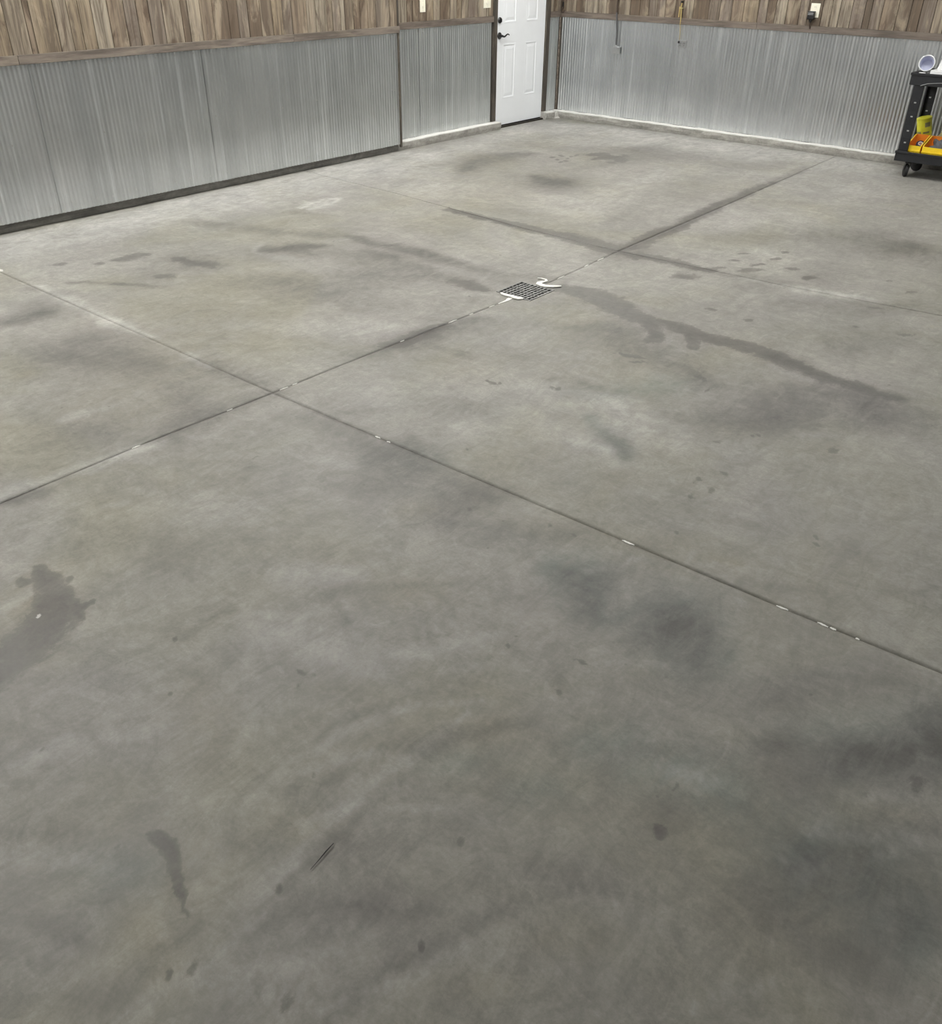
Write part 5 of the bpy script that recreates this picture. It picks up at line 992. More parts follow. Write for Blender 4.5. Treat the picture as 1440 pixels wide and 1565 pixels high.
# bits of white caulk left in the joints
rj = random.Random(5)
def joint_bit(p, q, wd=.005):
    a, b = Vector((*p, 0)), Vector((*q, 0)); d = (b - a).normalized(); n = Vector((-d.y, d.x, 0))
    pts = []; N = 7
    for k in range(N):
        t = k / (N - 1); c = a + (b - a) * t + n * rj.uniform(-.0015, .0015); r = wd * .7 * (.35 + .65 * math.sin(PI * t)) * rj.uniform(.8, 1.2)
        pts.append((c, r))
    mb = MB(); L_ = [c + n * r for c, r in pts]; R_ = [c - n * r for c, r in pts]
    mb.prism([(p.x, p.y) for p in L_] + [(p.x, p.y) for p in reversed(R_)], -.012, .0015)
    mb.build('caulk_remnant', 'caulk', floor)
def on_joint_x(x): return (x, float(Y2(np.array(x))))
def on_joint_y(y): return (float(X1(np.array(y))), y)
for x, l in ((4.33, .03), (4.40, .02), (5.565, .05), (6.145, .04), (6.28, .035), (6.32, .02), (6.40, .012)):
    joint_bit(on_joint_x(x), on_joint_x(x + l), .006)
for y, l in ((-7.50, .05), (-7.42, .03), (-7.80, .03), (-8.28, .04), (-6.68, .03), (-6.30, .07), (-6.12, .03), (-5.95, .05), (-5.25, .08), (-4.92, .05), (-4.75, .08)):
    joint_bit(on_joint_y(y), on_joint_y(y + l), .0045)

# ------------------------------------------------------------------ drain
dr = thing('floor_drain', ((DX0 + DX1) / 2, (DY0 + DY1) / 2, 0), 'square grey metal floor drain grate set in the concrete, with white caulk at two edges', 'drain')
mb = MB(); e = .002
mb.box(DX0 + e, DX1 - e, DY0 + e, DY1 - e, -.049, -.040).build('pan', 'pit', dr)
mb = MB(); fw_ = .013
mb.box(DX0 + e, DX1 - e, DY0 + e, DY0 + fw_, -.02, .003); mb.box(DX0 + e, DX1 - e, DY1 - fw_, DY1 - e, -.02, .003)
mb.box(DX0 + e, DX0 + fw_, DY0 + fw_, DY1 - fw_, -.02, .003); mb.box(DX1 - fw_, DX1 - e, DY0 + fw_, DY1 - fw_, -.02, .003)
mb.build('frame', 'iron', dr)
for k in range(1, 9):
    x = DX0 + fw_ + (DX1 - DX0 - 2 * fw_) * k / 9
    MB().box(x - .0048, x + .0048, DY0 + fw_, DY1 - fw_, -.015, .0027).build('bar', 'iron', dr)
for k in range(1, 7):
    y = DY0 + fw_ + (DY1 - DY0 - 2 * fw_) * k / 7
    MB().box(DX0 + fw_, DX1 - fw_, y - .0035, y + .0035, -.015, .0012).build('bar', 'iron', dr)

def smear(pts, label, z=.004, nm='caulk_smear'):
    mb = MB(); N = len(pts); L_, R_ = [], []
    for i, (x, y, r) in enumerate(pts):
        a = Vector(pts[max(i - 1, 0)][:2]); b = Vector(pts[min(i + 1, N - 1)][:2]); d = (b - a).normalized(); n = Vector((-d.y, d.x))
        L_.append((x + n.x * r, y + n.y * r)); R_.append((x - n.x * r, y - n.y * r))
    mb.prism(L_ + R_[::-1], -.0005 if z < .0045 else .0028, z)
    o = mb.build(nm, 'caulk'); return tag(o, label, 'caulk')
S1 = [(3.600, -5.335, .004), (3.622, -5.322, .007), (3.655, -5.322, .008), (3.676, -5.345, .009), (3.668, -5.372, .012), (3.660, -5.398, .017), (3.672, -5.420, .020), (3.700, -5.428, .020), (3.732, -5.424, .018), (3.762, -5.405, .016), (3.788, -5.380, .013), (3.802, -5.362, .007)]
S2 = [(3.598, -5.712, .006), (3.620, -5.722, .012), (3.650, -5.722, .015), (3.680, -5.716, .016), (3.712, -5.720, .019), (3.742, -5.716, .020), (3.760, -5.706, .009)]
smear([(a, b, r) for a, b, r in S1], 'white S-shaped caulk smear at the far edge of the floor drain', .0075)
smear([(a, b, r) for a, b, r in S2], 'white caulk strip along the near edge of the floor drain', .0075)
smear([(3.694, -5.742, .012), (3.698, -5.765, .014), (3.703, -5.79, .009), (3.702, -5.83, .006), (3.700, -5.87, .003)], 'thin white caulk tail in the joint running from the drain toward the camera', .003)

mb = MB(); mb.tube([(5.724, -9.153, .003), (5.7205, -9.125, .004), (5.716, -9.097, .0045), (5.713, -9.070, .004)], [.0005, .0009, .0016, .0008], 6)
tag(mb.build('wood_sliver', 'rubber'), 'thin dark sliver lying on the concrete in the foreground', 'debris')

# ------------------------------------------------------------------ walls
FX = .139                      # furred-out part of the left wall
YP = -2.936
DYA, DYB = -1.224, -.312       # door opening
wl = MB()
wl.box(-.16, -.018, YP - .3, DYA - .002, 0, CEIL)
wl.box(-.16, -.018, DYB + .002, 0.15, 0, CEIL)
wl.box(-.16, -.018, DYA - .002, DYB + .002, 2.08, CEIL)
wl.box(-.16, FX - .018, -14.0, YP, .075, CEIL)
wall_left = struct(wl.build('wall_left', 'wallboard'))
wall_back = struct(MB().box(-.018, 11.0, .018, .16, 0, CEIL).build('wall_back', 'wallboard'))
wall_right = struct(MB().box(11.0, 11.15, -14.15, .16, 0, CEIL).build('wall_right', 'farwall'))
wall_front = struct(MB().box(-.16, 11.0, -14.15, -14.0, 0, CEIL).build('wall_front', 'farwall'))
ceil = struct(MB().box(-.16, 11.15, -14.15, .16, CEIL, CEIL + .1).build('ceiling', 'ceiling'))

PITCH = .0338
def sheet(fn, a0, a1, z0, z1, seed, parent, lift=0.0):
    """corrugated sheet; fn(a, z, out) -> world point"""
    r = random.Random(seed); n = max(6, int(round((a1 - a0) / PITCH * 8))); nz = 22
    # dents and oil-canning along each wave
    K = 9; nod = [[r.gauss(0, 1) for _ in range(K + 1)] for _ in range(5)]
    tilt = [r.gauss(0, 1) for _ in range(int((a1 - a0) / .05) + 4)]
    tw = [r.gauss(0, 1) for _ in range(int((a1 - a0) / .05) + 4)]
    mb = MB(); mb.sm = True
    for jz in range(nz + 1):
        fz = jz / nz; z = z0 + (z1 - z0) * fz
        for i in range(n + 1):
            fa = i / n; a = a0 + (a1 - a0) * fa
            q = fz * 4; r0 = min(3, int(q)); t = q - r0; c = fa * K; c0 = min(K - 1, int(c)); s_ = c - c0
            t = t * t * (3 - 2 * t); s_ = s_ * s_ * (3 - 2 * s_)
            w0 = (nod[r0][c0] * (1 - s_) + nod[r0][c0 + 1] * s_) * (1 - t) + (nod[r0 + 1][c0] * (1 - s_) + nod[r0 + 1][c0 + 1] * s_) * t
            k = (a - a0) / .05; k0 = int(k); kt = k - k0
            w1 = tilt[k0] * (1 - kt) + tilt[k0 + 1] * kt; w2 = tw[k0] * (1 - kt) + tw[k0 + 1] * kt
            fade = min(1.0, min(fa, 1 - fa) * (a1 - a0) / .05); fade = max(0.0, fade - .45) / .55
            out = .0042 * math.cos(2 * PI * a / PITCH) + fade * (.0007 * w0 + .0006 * w1 * (fz - .3) + .0005 * w2 * math.sin(fz * 5 + w1)) + lift
            mb.v.append(fn(a, z, out))
    for jz in range(nz):
        for i in range(n):
            b = jz * (n + 1) + i; mb.f.append((b, b + 1, b + n + 2, b + n + 1))
    o = mb.build('corrugated_sheet', 'steel', parent)
    # screws
    sc = MB()
    for zz in (z0 + .06, (z0 + z1) * .5, z1 - .035):
        for k in range(4):
            a = a0 + (a1 - a0) * (k + .5) / 4 + r.uniform(-.03, .03)
            if zz == (z0 + z1) * .5 and k in (1, 3): continue
            a = round(a / PITCH) * PITCH
            if not (a0 + .01 < a < a1 - .01): continue
            p = Vector(fn(a, zz + r.uniform(-.012, .012), .0034 + lift)); ax = Vector(fn(0, 0, 1)) - Vector(fn(0, 0, 0))
            sc.lathe(p, ax, [(0, .0085), (.0014, .0085), (.0018, .0055), (.0062, .0052), (.007, .0035)], 6)
    stuff(sc.build('screws', 'zinc', o))
    return o
fL = lambda a, z, o: (FX + o, a, z)
fR = lambda a, z, o: (o, a, z)
fB = lambda a, z, o: (a, -o, z)
le = [-2.985, -3.05, -3.77, -4.47, -5.17, -5.89, -6.60, -7.31, -8.02, -8.73, -9.44, -10.15]
le = [YP - .004] + le[1:]
for k in range(len(le) - 1):
    sheet(fL, le[k + 1] - .02, le[k], .072, 1.085, 10 + k, wall_left, .003 * (k % 2))
re = [DYA - .075, -1.92, -2.46, -2.93]
for k in range(3): sheet(fR, re[k + 1] + (.0 if k == 2 else -.02), re[k], .080, 1.095, 40 + k, wall_left, .003 * (k % 2))
sheet(fR, -.235, -.03, .080, 1.095, 50, wall_left)
be = [.035, .80, 1.50, 2.22, 2.95, 3.66, 4.37, 5.08, 5.79, 6.5, 7.2]
for k in range(len(be) - 1): sheet(fB, be[k], be[k + 1] + .02, .080, 1.095, 60 + k, wall_back, .003 * (k % 2))

# planks above the rail
rp = random.Random(11)
def planks(edges, mk, parent):
    for a, b in zip(edges, edges[1:]):
        d = rp.uniform(0, .0035); mk(a + .0026, b - .0026, d).build('plank', 'plank', parent)
def fill(a, b):
    out = [a]; 
    while out[-1] < b - .16: out.append(out[-1] + rp.uniform(.06, .15))
    return out + [b]
ZR = 1.115
ed = fill(-14.0, PL_LEFT[0] - .1)[:-1] + PL_LEFT[:-1] + [YP]
planks(ed, lambda a, b, d: MB().box(FX - .0175, FX + .003 + d, a, b, ZR, CEIL), wall_left)
ed = [YP + .001, -2.80] + PL_REC + [DYA - .07]
planks(ed, lambda a, b, d: MB().box(-.0175, .003 + d, a, b, ZR, CEIL), wall_left)
planks([-.232, -.15, -.07, -.012], lambda a, b, d: MB().box(-.0175, .003 + d, a, b, ZR, CEIL), wall_left)
planks([DYA - .07, -1.1, -.97, -.85, -.75, -.62, -.5, -.38, -.232], lambda a, b, d: MB().box(-.0175, .003 + d, a, b, 2.14, CEIL), wall_left)
ed = [.006] + PL_BACK[1:] + fill(PL_BACK[-1], 11.0)[1:]
planks(ed, lambda a, b, d: MB().box(a, b, -.003 - d, .0175, ZR, CEIL), wall_back)

# rails, corner boards, door casing
def rail(a, b, mk, parent):
    e = [a]
    while e[-1] < b - 2.6: e.append(e[-1] + 2.44)
    e.append(b)
    for p, q in zip(e, e[1:]): mk(p, q - .0015).build('rail_board', 'rail', parent, .002)
rail(-14.0, YP + .012, lambda p, q: MB().box(FX - .0175, FX + .020, p, q, 1.072, 1.130), wall_left)
rail(YP + .016, DYA - .068, lambda p, q: MB().box(-.0175, .020, p, q, 1.082, 1.142), wall_left)
rail(-.232, -.002, lambda p, q: MB().box(-.0175, .020, p, q, 1.082, 1.142), wall_left)
rail(.021, 11.0, lambda p, q: MB().box(p, q, -.020, .0175, 1.082, 1.142), wall_back)
MB().box(FX - .01, FX + .012, YP - .012, YP + .012, .045, 1.072).build('corner_board', 'darktrim', wall_left, .002)
MB().box(-.0175, FX - .0101, YP + .0005, YP + .010, .08, CEIL).build('corner_board', 'darktrim', wall_left)
MB().box(FX - .006, FX + .012, YP - .012, YP + .012, 1.131, CEIL).build('corner_board', 'darktrim', wall_left, .002)
MB().box(.004, .034, -.016, .006, .080, 1.081).build('corner_board', 'darktrim', wall_back, .002)
MB().box(.008, .024, -.03, -.0165, .080, 1.081).build('corner_board', 'rail', wall_back, .002)
MB().box(-.0175, .020, DYA - .068, DYA - .004, .082, 2.14).build('trim_1', 'darktrim', wall_left, .003)
MB().box(-.0175, .020, DYB + .004, DYB + .078, .082, 2.14).build('trim_2', 'darktrim', wall_left, .003)
MB().box(-.0175, .020, DYA - .068, DYB + .078, 2.08, 2.14).build('trim_3', 'darktrim', wall_left, .003)

# concrete curbs at the foot of the walls
def curb(name, fn, a0, a1, depth, h, mat, seed, end_bump=None, steps=.03):
    r = random.Random(seed); n = max(2, int((a1 - a0) / steps)); mb = MB()
    ph = [r.uniform(0, 6) for _ in range(6)]
    for i in range(n + 1):
        a = a0 + (a1 - a0) * i / n
        wv = .0022 * math.sin(a * 7 + ph[0]) + .0018 * math.sin(a * 19 + ph[1]) + .001 * math.sin(a * 47 + ph[2]) + r.uniform(-.0008, .0008)
        wz = .0015 * math.sin(a * 9 + ph[3]) + .0012 * math.sin(a * 29 + ph[4])
        d = depth + wv
        if end_bump: d += end_bump(a)
        under = .006 + .004 * math.sin(a * 13 + ph[5])
        for (o, z) in ((-.005, 0), (-.005, h + wz), (d - .008, h + wz), (d - .001, h - .007 + wz), (d + .003 * math.sin(a * 15 + 1), h * .45), (d - under, .004), (d - under - .002, 0)):
            mb.v.append(fn(a, z, o))
    for i in range(n):
        for k in range(7):
            b = i * 7 + k; c = i * 7 + (k + 1) % 7
            mb.f.append((b, c, c + 7, b + 7))
    mb.f.append(tuple(range(6, -1, -1))); mb.f.append(tuple(range(n * 7, n * 7 + 7)))
    return mb.build(name, mat)
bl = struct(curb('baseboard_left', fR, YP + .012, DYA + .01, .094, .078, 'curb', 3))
o = curb('curb', fR, -10.4, YP + .011, .094, .071, 'curbshade', 4, steps=.06); o.parent = bl
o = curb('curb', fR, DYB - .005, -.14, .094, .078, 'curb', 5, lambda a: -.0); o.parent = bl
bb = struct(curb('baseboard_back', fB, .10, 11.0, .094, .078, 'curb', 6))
# mortar wedge in the corner
MB().hexa([(.0, -.16, 0), (.125, -.093, 0), (.0, -.005, 0), (.11, -.005, 0), (.0, -.15, .076), (.10, -.087, .076), (.0, -.005, .077), (.105, -.005, .077)]).build('corner_wedge', 'curb', bb)
MB().hexa([(.088, -.155, 0), (.145, -.100, 0), (.03, -.12, 0), (.09, -.07, 0), (.080, -.150, .018), (.120, -.100, .020), (.04, -.12, .079), (.10, -.085, .079)]).build('mortar_patch', 'curb', bb)

# ------------------------------------------------------------------ door
door = bpy.data.objects.new('door_1', None); door.location = (0, (DYA + DYB) / 2, 0); COL.objects.link(door)
WL[door.name] = Vector(door.location); door['kind'] = 'structure'
XD = .006; ya, yb, za, zb = DYA + .004, DYB - .004, .026, 2.06
ycols = [ya, -1.105, -.873, -.690, -.463, yb]; zrows = [za, .300, .862, 1.062, 1.62, 1.72, 1.93, zb]
mb = MB(); mb.box(-.038, XD - .0101, ya, yb, za, zb)
for i in range(5):
    for j in range(7):
        if i in (1, 3) and j in (1, 3, 5):
            continue
        y0, y1, z0, z1 = ycols[i], ycols[i + 1], zrows[j], zrows[j + 1]
        b = len(mb.v); mb.v += [(XD, y0, z0), (XD, y1, z0), (XD, y1, z1), (XD, y0, z1)]; mb.f.append((b, b + 1, b + 2, b + 3))
for (p, q) in (((ya, za), (yb, za)), ((yb, za), (yb, zb)), ((yb, zb), (ya, zb)), ((ya, zb), (ya, za))):
    b = len(mb.v); mb.v += [(XD, *p), (XD, *q), (XD - .0101, *q), (XD - .0101, *p)]; mb.f.append((b, b + 1, b + 2, b + 3))
mb.build('door_leaf', 'door', door)
for i in (1, 3):
    for j in (1, 3, 5):
        y0, y1, z0, z1 = ycols[i], ycols[i + 1], zrows[j], zrows[j + 1]; mb = MB(); rs = []
        for (ins, dx) in ((0, 0), (.004, .0015), (.014, .0015), (.022, -.004), (.030, -.0045), (.056, .0), (.060, .0)):
            b = len(mb.v); mb.v += [(XD + dx, y0 + ins, z0 + ins), (XD + dx, y1 - ins, z0 + ins), (XD + dx, y1 - ins, z1 - ins), (XD + dx, y0 + ins, z1 - ins)]; rs.append(b)
        for a, b in zip(rs, rs[1:]):
            for k in range(4): mb.f.append((a + k, a + (k + 1) % 4, b + (k + 1) % 4, b + k))
        b = rs[-1]; mb.f.append((b, b + 1, b + 2, b + 3)); mb.build('panel', 'door', door)
db = MB().lathe((XD, -1.180, 1.095), (1, 0, 0), [(0, .030), (.010, .030), (.016, .026), (.020, .016)], 24).build('deadbolt', 'black', door)
MB().box(XD + .018, XD + .034, -1.184, -1.176, 1.080, 1.110).build('thumb_turn', 'black', db, .002)
lv = MB().lathe((XD, -1.178, .945), (1, 0, 0), [(0, .034), (.008, .034), (.014, .028), (.018, .015), (.045, .012), (.052, .010)], 24).build('door_handle', 'black', door)
pts = []
for k in range(14):
    t = k / 13; pts.append((XD + .047 - .004 * t, -1.178 + .125 * t, .945 + .012 * math.sin(t * 2 * PI + PI) * (.6 + .4 * t) + .004 * t))
MB().tube(pts, [.0105 - .005 * k / 13 for k in range(14)], 10).build('lever', 'black', lv)
MB().box(-.15, .042, DYA - .001, DYB + .001, -.001, .014).build('threshold', 'bronze', door, .002)
MB().box(-.036, -.004, ya, yb, .0145, .0258).build('weatherstrip', 'rubber', door)

# ------------------------------------------------------------------ plates, cords and boxes on the walls
def plate(name, y0, y1, z0, z1, label, mk):
    t = thing(name, (0, (y0 + y1) / 2, z0), label, 'switch'); 
    MB().box(.0068, .0118, y0, y1, z0, z1).build('cover_plate', 'cream', t, .002)
    mk(t); return t
def two_toggles(t):
    y = -2.428
    for z in (1.262,): MB().box(.0118, .0175, y - .006, y + .006, z - .012, z + .012).build('toggle', 'cream', t, .001)
    for z in (1.243, 1.322): MB().lathe((.0118, y, z - .006), (1, 0, 0), [(0, .0032), (.001, .003)], 10).build('plate_screw', 'dull_zinc', t)
plate('light_switch', -2.470, -2.390, 1.220, 1.335, 'cream light switch plate high on planks left of the white door, nearer the corner board', two_toggles)
def dial(t):
    MB().lathe((.0118, -1.405, 1.272), (1, 0, 0), [(0, .020), (.004, .020), (.006, .018), (.0065, .010)], 24).build('dial', 'cream', t)
    for z in (1.238, 1.315): MB().lathe((.0118, -1.405, z), (1, 0, 0), [(0, .0032), (.001, .003)], 10).build('plate_screw', 'dull_zinc', t)
plate('dimmer_switch', -1.465, -1.345, 1.220, 1.335, 'cream wall plate with a round control, right beside the white door frame', dial)

ot = thing('wall_outlet', (3.035, 0, 1.22), 'white outlet plate on the wood planks of the back wall', 'outlet')
MB().box(2.990, 3.082, -.0122, -.0068, 1.215, 1.338).build('cover_plate', 'cream', ot, .002)
for z in (1.305, 1.250):
    soc = MB().lathe((3.036, -.0122, z), (0, -1, 0), [(0, .017), (.002, .0165)], 20).build('socket', 'cream', ot)
    if z > 1.3:
        for dx in (-.006, .006): MB().box(3.036 + dx - .001, 3.036 + dx + .001, -.0148, -.0143, z - .002, z + .006).build('slot', 'black', soc)
ad = thing('power_adapter', (3.02, -.03, 1.18), 'black plug-in power adapter on the white outlet plate', 'adapter')
MB().box(2.987, 3.052, -.062, -.0146, 1.200, 1.272).build('adapter_body', 'black', ad, .006)
MB().box(2.992, 3.047, -.0632, -.0622, 1.252, 1.257).build('ridge', 'dull_zinc', ad)
MB().box(2.992, 3.047, -.0632, -.0622, 1.240, 1.245).build('ridge', 'dull_zinc', ad)
MB().lathe((3.020, -.040, 1.2), (0, 0, -1), [(0, .020), (.012, .016), (.03, .007)], 12).build('strain_relief', 'black', ad)
MB().tube([(3.020, -.040, 1.172), (3.018, -.034, 1.15), (3.022, -.0275, 1.13), (3.023, -.026, 1.118)], .006, 8).build('cable', 'browncord', ad)

hk = thing('coat_hook', (.05, -.02, 1.12), 'small black hook on the wood planks right of the room corner', 'hook')
MB().box(.020, .044, -.012, -.0068, 1.165, 1.235).build('back_plate', 'black', hk, .002)
MB().tube([(.034, -.012, 1.182), (.036, -.030, 1.165), (.040, -.042, 1.145), (.050, -.050, 1.130), (.066, -.052, 1.128), (.078, -.050, 1.142), (.080, -.046, 1.156)], [.007, .006, .005, .005, .005, .005, .006], 8).build('hook_arm', 'browncord', hk)
MB().tube([(.022, -.012, 1.9), (.020, -.011, 1.6), (.024, -.011, 1.4), (.030, -.012, 1.236)], .005, 6).build('hanging_cord', 'browncord', hk)

cd = thing('conduit', (.80, -.03, .76), 'dark vertical conduit down the back wall ending in a small metal box', 'conduit')
MB().tube([(.782, -.030, 3.40), (.782, -.030, 1.16)], .0095, 10).build('pipe', 'browncord', cd)
MB().tube([(.782, -.030, 1.16), (.788, -.0275, 1.10), (.803, -.022, .98), (.806, -.021, .835)], .0095, 10).build('pipe', 'graycord', cd)
MB().box(.762, .806, -.0125, -.0045, 2.2, 2.215).build('strap', 'dull_zinc', cd)
MB().lathe((.806, -.021, .835), (0, 0, -1), [(0, .014), (.012, .015), (.014, .012), (.022, .012)], 12).build('fitting', 'zinc', cd)
MB().box(.765, .865, -.036, -.0048, .752, .818).build('outlet_box', 'dull_zinc', cd, .003)
MB().box(.760, .870, -.039, -.0362, .748, .812).build('cover_plate', 'zinc', cd, .001)

jb = thing('socket_box', (1.63, -.01, .86), 'metal socket box set in the corrugated steel of the back wall below the yellow cord', 'outlet')
MB().box(1.585, 1.685, -.014, -.0040, .862, .930).build('cover_plate', 'dull_zinc', jb, .002)
for x in (1.612, 1.658):
    s_ = MB().box(x - .017, x + .017, -.0155, -.0142, .874, .918).build('socket', 'dull_zinc', jb, .001)
    for (dx, zz) in ((-.008, .904), (.008, .904), (0, .884)): MB().box(x + dx - .003, x + dx + .003, -.0162, -.0156, zz - .007, zz + .007).build('slot', 'black', s_)
MB().box(1.588, 1.606, -.03, -.0163, .902, .924).build('plug', 'black', jb, .002)

yc = thing('extension_cord', (1.58, -.02, 1.08), 'short yellow cord with a black plug hanging on the back wall planks', 'cord')
MB().box(1.570, 1.590, -.034, -.0070, 1.285, 1.306).build('plug', 'black', yc, .004)
MB().tube([(1.580, -.022, 1.285), (1.574, -.022, 1.25), (1.583, -.022, 1.2), (1.588, -.0235, 1.14), (1.588, -.0245, 1.09), (1.592, -.017, 1.04), (1.592, -.010, .99), (1.594, -.012, .9325)], [.006, .006, .005, .005, .0035, .003, .0025, .0025], 8).build('cable', 'yellowcord', yc)
MB().tube([(1.552, -.010, 1.25), (1.556, -.012, 1.2), (1.556, -.012, 1.15)], .0055, 8).build('cable_loop', 'yellowcord', yc)
MB().box(1.566, 1.604, -.030, -.0075, 1.232, 1.240).build('clip', 'beige', yc)

# ------------------------------------------------------------------ utility cart
CX, CY = 4.30, -.67
ct = thing('utility_cart', (4.75, -.43, 0), 'black plastic utility cart with two shelves at the right edge of the photo', 'cart')
CX1, CY1 = 5.25, -.19
def tray(name, x0, x1, y0, y1, z0, z1, fl_):
    t = .014; mb = MB()
    mb.box(x0 + .012, x1 - .012, y0 + .012, y1 - .012, fl_ - .02, fl_)
    def wall_(a0, a1, b0, b1):
        mb.box(a0, a1, b0, b1, z0, z1)
    wall_(x0, x1, y0, y0 + t); wall_(x0, x1, y1 - t, y1); wall_(x0, x0 + t, y0 + t, y1 - t); wall_(x1 - t, x1, y0 + t, y1 - t)
    o = mb.build(name, 'cart', ct, .004)
    rim = MB(); e = .006
    rim.box(x0 - e, x1 + e, y0 - e, y0 + .006, z1 - .018, z1 + .003); rim.box(x0 - e, x1 + e, y1 - .006, y1 + e, z1 - .018, z1 + .003)
    rim.box(x0 - e, x0 + .006, y0 + .006, y1 - .006, z1 - .018, z1 + .003); rim.box(x1 - .006, x1 + e, y0 + .006, y1 - .006, z1 - .018, z1 + .003)
    rim.build('rim', 'cart', o, .003)
    return o
tray('lower_shelf', CX, CX1, CY, CY1, .138, .222, .185)
up_ = tray('upper_shelf', CX - .03, CX1 + .02, CY - .006, CY1, .775, .872, .858)
# arched skirt under the front of the upper shelf
N = 16; mb = MB(); pf = []
for k in range(N + 1):
    t = k / N; x = CX + .07 + (CX1 - CX - .14) * t; pf.append((x, .775 + .045 * math.sin(PI * t) ** .5))
MB().tube([(x, CY - .012, z) for x, z in pf], .0028, 6).build('trim_line', 'dull_zinc', up_)
for (x, xs) in ((CX + .012, 1), (CX1 - .012, -1)):
    for (y, ys) in ((CY + .006, 1), (CY1 - .006, -1)):
        mb = MB()
        a0, a1 = sorted((x, x + xs * .085)); b0, b1 = sorted((y, y + ys * .018))
        mb.box(a0, a1, b0, b1, .186, .80)
        c0, c1 = sorted((x, x + xs * .016)); d0, d1 = sorted((y + ys * .0181, y + ys * .07))
        mb.box(c0, c1, d0, d1, .186, .80)
        post = mb.build('post', 'cart', ct, .003)
        for z in (.30, .40, .52, .635):
            yo = (y - .004, y + .0001) if ys > 0 else (y - .0222, y - .0179)
            MB().box(x + xs * .036, x + xs * .056, yo[0], yo[1], z - .006, z + .006).build('glint', 'zinc', post, .002)  # zinc chips stand in for light glints on the posts
            MB().box(x + xs * .006, x + xs * .079, min(yo) + .001, max(yo), z - .062, z - .058).build('rib', 'cart', post)
def caster(x, y, ang):
    c, s_ = math.cos(ang), math.sin(ang)
    body = MB(); body.lathe((x, y, .1365), (0, 0, -1), [(0, .028), (.012, .028), (.016, .018)], 16)
    ax = Vector((c, s_, 0)); d = Vector((-s_, c, 0)); ctr = Vector((x, y, .0)) + d * .022
    for sg in (-1, 1):
        p = ctr + ax * (sg * .021)
        e = ax * .0025; f = d * .022
        q0 = Vector((x, y, 0)) + ax * (sg * .021)
        body.hexa([Vector((*(p - e - f * .5).xy, .055)), Vector((*(p + e - f * .5).xy, .055)), Vector((*(p - e + f * .5).xy, .055)), Vector((*(p + e + f * .5).xy, .055)),
                   Vector((*(q0 - e - f).xy, .124)), Vector((*(q0 + e - f).xy, .124)), Vector((*(q0 - e + f).xy, .124)), Vector((*(q0 + e + f).xy, .124))])
    cs = body.build('caster', 'black', ct)
    MB().lathe(Vector((ctr.x, ctr.y, .0565)) - ax * .016, ax, [(0, .045), (.003, .054), (.008, .0565), (.024, .0565), (.029, .054), (.032, .045)], 28).build('wheel', 'rubber', cs)
for (x, y, a) in ((CX + .12, CY + .05, .5), (CX + .13, CY1 - .09, 1.25), (CX1 - .09, CY + .05, .3), (CX1 - .09, CY1 - .07, .2)): caster(x, y, a)

def parts_bin(x0, x1, y0, y1, z, label):
    t = thing('storage_bin', ((x0 + x1) / 2, (y0 + y1) / 2, z), label, 'bin', 'yellow bins on the cart'); th = .004
    MB().box(x0, x1, y0, y1, z, z + .005).build('base', 'bin_shade', t)
    MB().box(x0, x1, y0, y0 + th, z + .0051, z + .093).build('front_lip', 'bin', t, .001)
    MB().box(x0 - .002, x1 + .002, y0 - .0065, y0 - .0001, z + .043, z + .054).build('ridge', 'bin', t, .001)
    MB().box(x0, x1, y1 - th, y1, z + .0051, z + .155).build('back_panel', 'bin_shade', t, .001)
    for a, b in ((x0, x0 + th), (x1 - th, x1)):
        ym = y0 + (y1 - y0) * .82
        mb = MB()
        sec = [(y0 + th, z + .0051), (y1 - th, z + .0051), (y1 - th, z + .155), (ym, z + .155), (y0 + th, z + .092)]
        i0 = len(mb.v); mb.v += [(a, p, q) for p, q in sec] + [(b, p, q) for p, q in sec]
        n = 5; mb.f.append((0, 1, 2, 3, 4)); mb.f.append((9, 8, 7, 6, 5))
        for k in range(n): mb.f.append((k, (k + 1) % n, n + (k + 1) % n, n + k))
        mb.build('side_panel', 'bin_shade', t)
        MB().hexa([(a - .002, y0 + th, z + .0922), (b + .002, y0 + th, z + .0922), (a - .002, ym, z + .1552), (b + .002, ym, z + .1552), (a - .002, y0 + th, z + .0975), (b + .002, y0 + th, z + .0975), (a - .002, ym, z + .1605), (b + .002, ym, z + .1605)]).build('side_rim', 'bin', t)
    return t
ZS = .1855
parts_bin(4.372, 4.497, -.630, -.37, ZS, 'yellow open-front plastic bin with its shaded inside coloured orange, the left one on the lower cart shelf')
parts_bin(4.512, 4.72, -.630, -.37, ZS, 'yellow plastic bin holding a grey rag, right one on the lower cart shelf')

